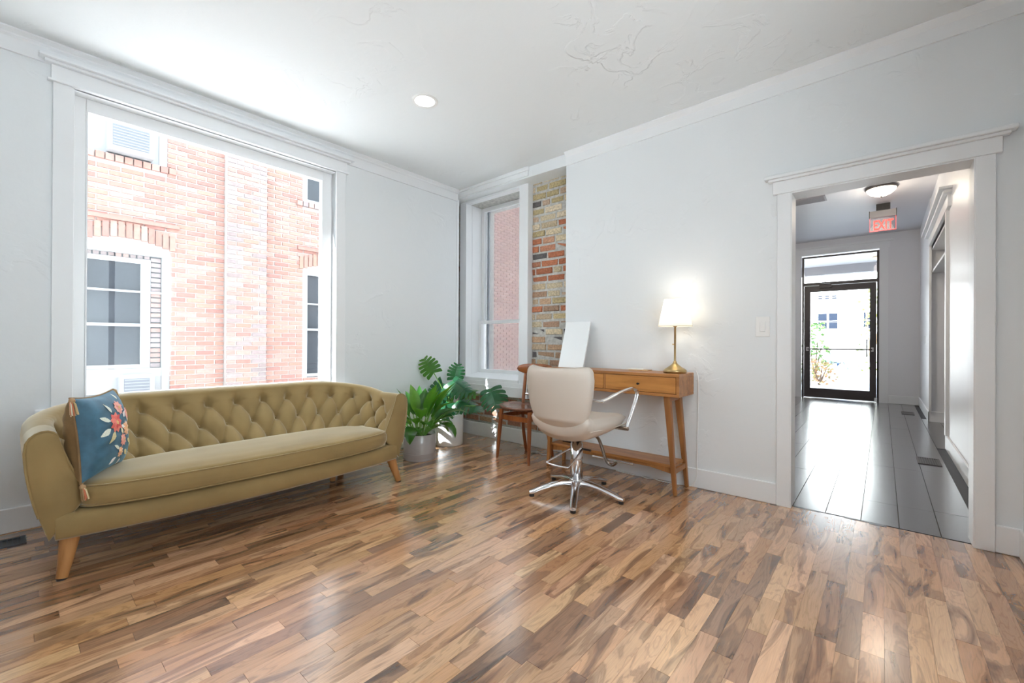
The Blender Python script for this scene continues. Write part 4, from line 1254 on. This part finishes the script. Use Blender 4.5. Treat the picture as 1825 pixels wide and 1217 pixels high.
bx('leg_brace', DESKL, (2.575, 2.60, -.27, -.09, .672, .712), dk); bx('leg_brace', DESKL, (1.555, 1.58, -.27, -.09, .672, .712), dk)
for x in (2.632, 1.528): bx('leg_brace', DESKL, (x - .01, x + .01, -.27, -.06, .15, .185), dk)

lm = thing('table_lamp', 'lit brass table lamp with a white tapered shade on the desk', 'lamp', (2.595, -.17, DZ1))
MB().lathe([(.001, 0), (.082, 0), (.083, .018), (.078, .026), (.066, .034), (.062, .036), (.045, .048), (.026, .062), (.014, .076), (.011, .088), (.001, .088)], 32).build('base', BRASS, lm, local=True)
MB().lathe([(.0075, .08), (.0075, .345), (.012, .348), (.016, .352), (.016, .358), (.010, .362), (.010, .42)], 14).build('pole', BRASS, lm, local=True)
MB().tube([(0, 0, .215), (-.018, -.004, .215)], [.003, .005], 8).build('switch', BRASS, lm, local=True)
m_ = MB(); m_.lathe([(.122, .350), (.078, .555)], 40); m_.f = m_.f[:40]; m_.c = m_.c[:40]; m_.sm = m_.sm[:40]
sh = m_.build('lamp_shade', SHADE, lm, local=True)
for zz, rr in ((.351, .1225), (.554, .0785)):
    MB().tube([(rr * math.cos(2 * PI * k / 40), rr * math.sin(2 * PI * k / 40), zz) for k in range(41)], .0022, 5, cap=False).build('shade_rim', mat('rim_tape', (.8, .76, .68), .7), sh, local=True)
MB().lathe([(.001, .395), (.014, .40), (.028, .43), (.022, .46), (.001, .475)], 14).build('bulb', mat('bulb_glow', (1, .95, .85), .3, emit=(1, .85, .62), estr=10), lm, local=True)
l = bpy.data.lights.new('lamp_bulb', 'POINT'); l.energy = .95; l.shadow_soft_size = .035; l.color = (1, .93, .83)
lo = bpy.data.objects.new('lamp_bulb', l); COL.objects.link(lo); lo.location = (2.595, -.17, DZ1 + .50)

lean_ = math.atan2(.13, .41)
bm_ = Matrix.Translation((1.665, -.175, DZ1)) @ Matrix.Rotation(-lean_, 4, 'X')
pn = thing('white_panel', 'blank white panel leaning on the wall at the left end of the desk', 'board', mw=bm_)  # flat white panel, not identified further
MB().box(-.13, .13, 0, .014, .001, .435).build('board', mat('panel_white', (.86, .89, .90), .25), pn, local=True, bevel=.003)
MB().box(-.128, .128, .0135, .018, .005, .43).build('backing', WHITE, pn, local=True)
npd = thing('notepad', 'small white notepad on a wooden tray on the desk', 'notepad', (2.28, -.10, DZ1))
bx('tray', wood('pale_wood', (.60, .40, .22), (.5, .32, .16), 'x', .4), (2.21, 2.37, -.145, -.055, DZ1, DZ1 + .009), npd, bevel=.002)
bx('sheets', WHITE, (2.20, 2.33, -.135, -.06, DZ1 + .009, DZ1 + .016), npd, bevel=.001)
pb = thing('power_brick', 'small black power box lying on the lower desk shelf', 'power supply', (1.66, -.17, .212))
bx('case', BLACK, (1.60, 1.72, -.20, -.14, .2125, .245), pb, bevel=.008)
bx('socket_strip', mat('socket_grey', (.15, .15, .16), .4), (1.615, 1.705, -.19, -.15, .245, .25), pb)
MB().tube(catmull([(2.70, -.012, .89), (2.715, -.010, .80), (2.71, -.008, .4), (2.70, -.025, .05), (2.60, -.03, .006), (2.45, -.055, .006), (2.38, -.035, .006), (2.33, -.06, .006), (2.27, -.04, .006), (2.20, -.05, .006), (2.05, -.04, .006)], 8), .004, 6).build('power_cord', WHITE, lm)
fo = thing('cable_adapter', 'small silver cable adapter on the floor beside the wooden chair', 'adapter', (1.16, -.02, 0))
bx('case', STEEL, (1.12, 1.20, -.045, .005, .0005, .018), fo, bevel=.004)
MB().tube(catmull([(1.2, -.02, .008), (1.27, -.03, .006), (1.33, .02, .006), (1.42, .03, .006)], 6), .004, 6).build('cable', STEEL, fo)

# ================================================================== SALON CHAIR (faces the desk)
ch = thing('salon_chair', 'cream upholstered salon chair with chrome arms on a five-star base', 'chair', (2.095, -.745, 0))
tips = [(1.862, -1.004), (2.274, -1.07), (2.446, -.70), (2.14, -.395), (1.759, -.568)]
for (tx, ty) in tips:
    v = Vector((tx - 2.095, ty + .745, 0)); L_ = v.length; d = v / L_; s_ = Vector((-d.y, d.x, 0))
    rings = []
    prof3 = [(.02, .085, .034, .027), (.10, .090, .031, .023), (.18, .077, .028, .019), (.26, .055, .026, .017), (L_ - .03, .034, .024, .015), (L_, .030, .019, .011)]
    n = 12; mb = MB(); vs3 = []
    for (q, zc, hw_, hh) in prof3:
        for k in range(n):
            a = 2 * PI * k / n
            vs3.append(d * q + s_ * (hw_ * math.copysign(abs(math.cos(a)) ** .7, math.cos(a))) + Vector((0, 0, zc + hh * math.copysign(abs(math.sin(a)) ** .7, math.sin(a)))))
    mb.add(vs3, [(i * n + k, i * n + (k + 1) % n, (i + 1) * n + (k + 1) % n, (i + 1) * n + k) for i in range(len(prof3) - 1) for k in range(n)], None, True)
    mb.add(vs3[:n], [tuple(range(n - 1, -1, -1))]); mb.add(vs3[-n:], [tuple(range(n))])
    lg = mb.build('base_leg', CHROME, ch, local=True)
    MB().lathe([(.018, 0), (.019, .004), (.019, .02)], 14, (d.x * (L_ - .02), d.y * (L_ - .02))).build('glide', BLACK, lg, local=True)
MB().lathe([(.001, .06), (.052, .06), (.054, .075), (.052, .115), (.050, .12), (.001, .12)], 28).build('hub', CHROME, ch, local=True)
MB().lathe([(.001, .118), (.045, .118), (.045, .37), (.038, .372), (.038, .44), (.001, .44)], 32).build('column', CHROME, ch, local=True)
bx('seat_plate', BLACK, (2.03, 2.16, -.81, -.68, .425, .445), ch)
MB().tube(catmull([(2.06, -.76, .335), (1.985, -.93, .262), (1.992, -.955, .252), (2.06, -.965, .25), (2.145, -.965, .252), (2.165, -.94, .262), (2.15, -.75, .335)], 6), .0065, 8).build('pump_pedal', CHROME, ch)
MB().tube([(2.13, -.74, .335), (2.21, -.74, .335)], .008, 8).build('pump_pin', BLACK, ch)
# footrest
MB().tube(catmull([(2.115, -.60, .43), (2.12, -.47, .36), (2.15, -.42, .21), (2.17, -.405, .168), (2.205, -.40, .160), (2.235, -.40, .185)], 7), .0125, 10).build('footrest_tube', DARKCH, ch)
MB().tube([(2.03, -.40, .198), (2.375, -.40, .198)], .009, 10).build('footrest_bar', CHROME, ch)
# seat and back: one scooped shell, two upholstered parts
def pad(name, cx, halfw, prof_w, frame, thick, nu=29, nv=25, roundp=4.0, curve=.0):
    """upholstered pad. frame(v) -> (centre point, along, normal); v from 0 to 1; width prof_w(v)"""
    front = []; back = []
    for i in range(nu):
        s_ = -1 + 2 * i / (nu - 1)
        a = []; b_ = []
        for j in range(nv):
            v = j / (nv - 1)
            c, nn = frame(v, s_)
            w_ = prof_w(v)
            t = thick(v) * (max(0, 1 - abs(s_) ** roundp) ** .5) * (max(0, 1 - abs(2 * v - 1) ** 8) ** .5)
            p = Vector((cx + s_ * w_, c[0], c[1]))
            q = p + Vector((0, nn[0], nn[1])) * t
            r = p - Vector((0, nn[0], nn[1])) * t
            a.append(q); b_.append(r)
        front.append(a); back.append(b_)
    mb = MB()
    for g, fl_ in ((front, 0), (back, 1)):
        fs = []
        for i in range(nu - 1):
            for j in range(nv - 1):
                f = (i * nv + j, (i + 1) * nv + j, (i + 1) * nv + j + 1, i * nv + j + 1)
                fs.append(f[::-1] if fl_ else f)
        mb.add([p for a in g for p in a], fs, None, True)
    return mb.build(name, CREAMV, ch, weld=True)
# backrest: wide at the top with a dipped upper edge, narrowing to the seat
def bw_(v):
    keys = [(0, .10), (.06, .155), (.18, .20), (.4, .245), (.62, .268), (.82, .277), (.93, .27), (.98, .255), (1, .235)]
    for (a, b_) in zip(keys, keys[1:]):
        if v <= b_[0]:
            t = (v - a[0]) / (b_[0] - a[0]); return lerp(a[1], b_[1], t)
    return keys[-1][1]
def bframe(v, s_):
    z = .455 + .485 * v
    z += (.018 * abs(s_) ** 2 - .010) * max(0, (v - .5) * 2) * (1 - .9 * abs(s_) ** 10)
    y = -.985 - .035 * math.sin(v * PI * .55) - .03 * v + .07 * s_ * s_ * (.4 + .6 * v)
    if v < .25: y += (.25 - v) * .35
    return (y, z), (-1.0, .12)
pad('backrest', 2.10, .28, bw_, bframe, lambda v: .042, 33, 41, 5.0)
def sw_(v):
    return .235 + .03 * math.sin(v * PI) - .02 * (v < .02)
def sframe(v, s_):
    y = -1.0 + .56 * v
    z = .500 + .014 * v + .05 * s_ * s_ * (1 - v * .5) + .035 * (v - .3) ** 2 * (1 if v > .3 else 1.5) - .01 * v + (.02 if v < .1 else 0)
    return (y, z), (0.0, 1.0)
pad('seat', 2.10, .25, sw_, sframe, lambda v: .088 - .03 * v, 31, 33, 5.0)
MB().tube([(2.345 + .0, y, .505 + .06 * max(0, (-.75 - y))) for y in (-.98, -.85, -.7, -.55, -.46)], .005, 6).build('piping', CREAMV, ch)
for sgn in (1, -1):
    X = 2.10 + sgn * .265
    am = MB().tube(catmull([(X + sgn * .035, -.945, .722), (X + sgn * .04, -.88, .728), (X + sgn * .045, -.72, .757), (X + sgn * .045, -.56, .775), (X + sgn * .045, -.475, .772), (X + sgn * .045, -.425, .740), (X + sgn * .042, -.435, .69), (X + sgn * .038, -.49, .60), (X + sgn * .03, -.565, .49)], 6), .0165, 10, flat=.55).build('armrest', CHROME, ch)
    MB().tube([(X - sgn * .03, -.945, .722), (X + sgn * .055, -.945, .722)], .0085, 8).build('arm_bolt', CHROME, am).location = (-2.095, .745, 0)
    MB().tube([(X - sgn * .06, -.565, .49), (X + sgn * .045, -.565, .49)], .014, 10).build('arm_bolt', DARKCH, am).location = (-2.095, .745, 0)
    for b_ in am.children: b_.location = (-2.095, .745, 0)

# ================================================================== WOODEN CHAIR
wc = thing('wooden_chair', 'dark polished wooden chair with a rounded seat between the monstera and the salon chair', 'chair', (1.20, -.22, 0))
SZ = .492
def seat_out(a):
    c, s_ = math.cos(a), math.sin(a)
    return (1.195 + .245 * math.copysign(abs(c) ** .72, c), -.225 + (.215 if s_ < 0 else .185) * math.copysign(abs(s_) ** .8, s_))
def seatfn(u, v):
    P = seat_out(2 * PI * u); cx, cy = 1.195, -.225
    pr = [(0, SZ - .020), (.9, SZ - .022), (.985, SZ - .012), (1, SZ), (.985, SZ + .008), (.9, SZ + .006), (.5, SZ - .006), (0, SZ - .009)]
    k = v * 7; i = int(min(k, 6)); t = k - i
    r = lerp(pr[i][0], pr[i + 1][0], t)
    return (cx + (P[0] - cx) * r, cy + (P[1] - cy) * r, lerp(pr[i][1], pr[i + 1][1], t) + .012 * ((P[0] - cx) * r / .245) ** 2)
MB().grid(seatfn, 48, 22, close_u=True).build('seat', SEATW, wc)
def cleg(x0, y0, x1, y1, zt): return MB().tube([(x1, y1, 0), (lerp(x1, x0, .55), lerp(y1, y0, .55), zt * .55), (x0, y0, zt)], [.0125, .019, .021], 12).build('leg', CHAIRW, wc)
cleg(1.025, -.375, .987, -.393, .47); cleg(1.365, -.375, 1.386, -.410, .47)
for sx in (-1, 1):
    X = 1.195 + sx * .15
    MB().tube(catmull([(X + sx * .015, -.005, 0), (X, -.07, .25), (X - sx * .005, -.085, .46), (X, -.06, .62), (X + sx * .005, -.03, .80)], 6), [.012] + [.017] * 23 + [.012], 12).build('leg', CHAIRW, wc)
def rail_(name, a, b_, z, h, bow):
    n = 10; m_ = MB(); a = Vector(a); b_ = Vector(b_); d = (b_ - a); s_ = Vector((-d.y, d.x, 0)).normalized() * .010
    lo = []
    for i in range(n):
        p = a.lerp(b_, i / n); q = a.lerp(b_, (i + 1) / n)
        f = lambda t: bow * math.sin(PI * t)
        z0, z1 = z - f(i / n), z - f((i + 1) / n)
        m_.hull([p - s_ + Vector((0, 0, z0)), p + s_ + Vector((0, 0, z0)), p + s_ + Vector((0, 0, z0 + h)), p - s_ + Vector((0, 0, z0 + h))],
                [q - s_ + Vector((0, 0, z1)), q + s_ + Vector((0, 0, z1)), q + s_ + Vector((0, 0, z1 + h)), q - s_ + Vector((0, 0, z1 + h))])
    return m_.build(name, CHAIRW, wc)
rail_('seat_rail', (1.02, -.38, 0), (1.37, -.38, 0), .372, .045, -.0)
rail_('seat_rail', (1.02, -.37, 0), (1.05, -.08, 0), .385, .04, 0); rail_('seat_rail', (1.37, -.37, 0), (1.34, -.08, 0), .385, .04, 0)
rail_('seat_rail', (1.05, -.08, 0), (1.34, -.08, 0), .385, .04, 0)
def top_rail(u, v):
    x = 1.195 + (u - .5) * .47; e = (1 - abs(2 * u - 1) ** 3.0) ** .5 if 0 < u < 1 else 0
    a = 2 * PI * v
    yc = -.055 + .04 * (1 - (2 * u - 1) ** 2) - .02
    return (x, yc + .011 * e * math.cos(a) - .02 * e * math.sin(a) * .2, .838 + .055 * e * math.sin(a))
MB().grid(top_rail, 31, 15).build('back_rail', CHAIRW, wc)
for _ob in bpy.data.objects:
    if '_o' in _ob: del _ob['_o']
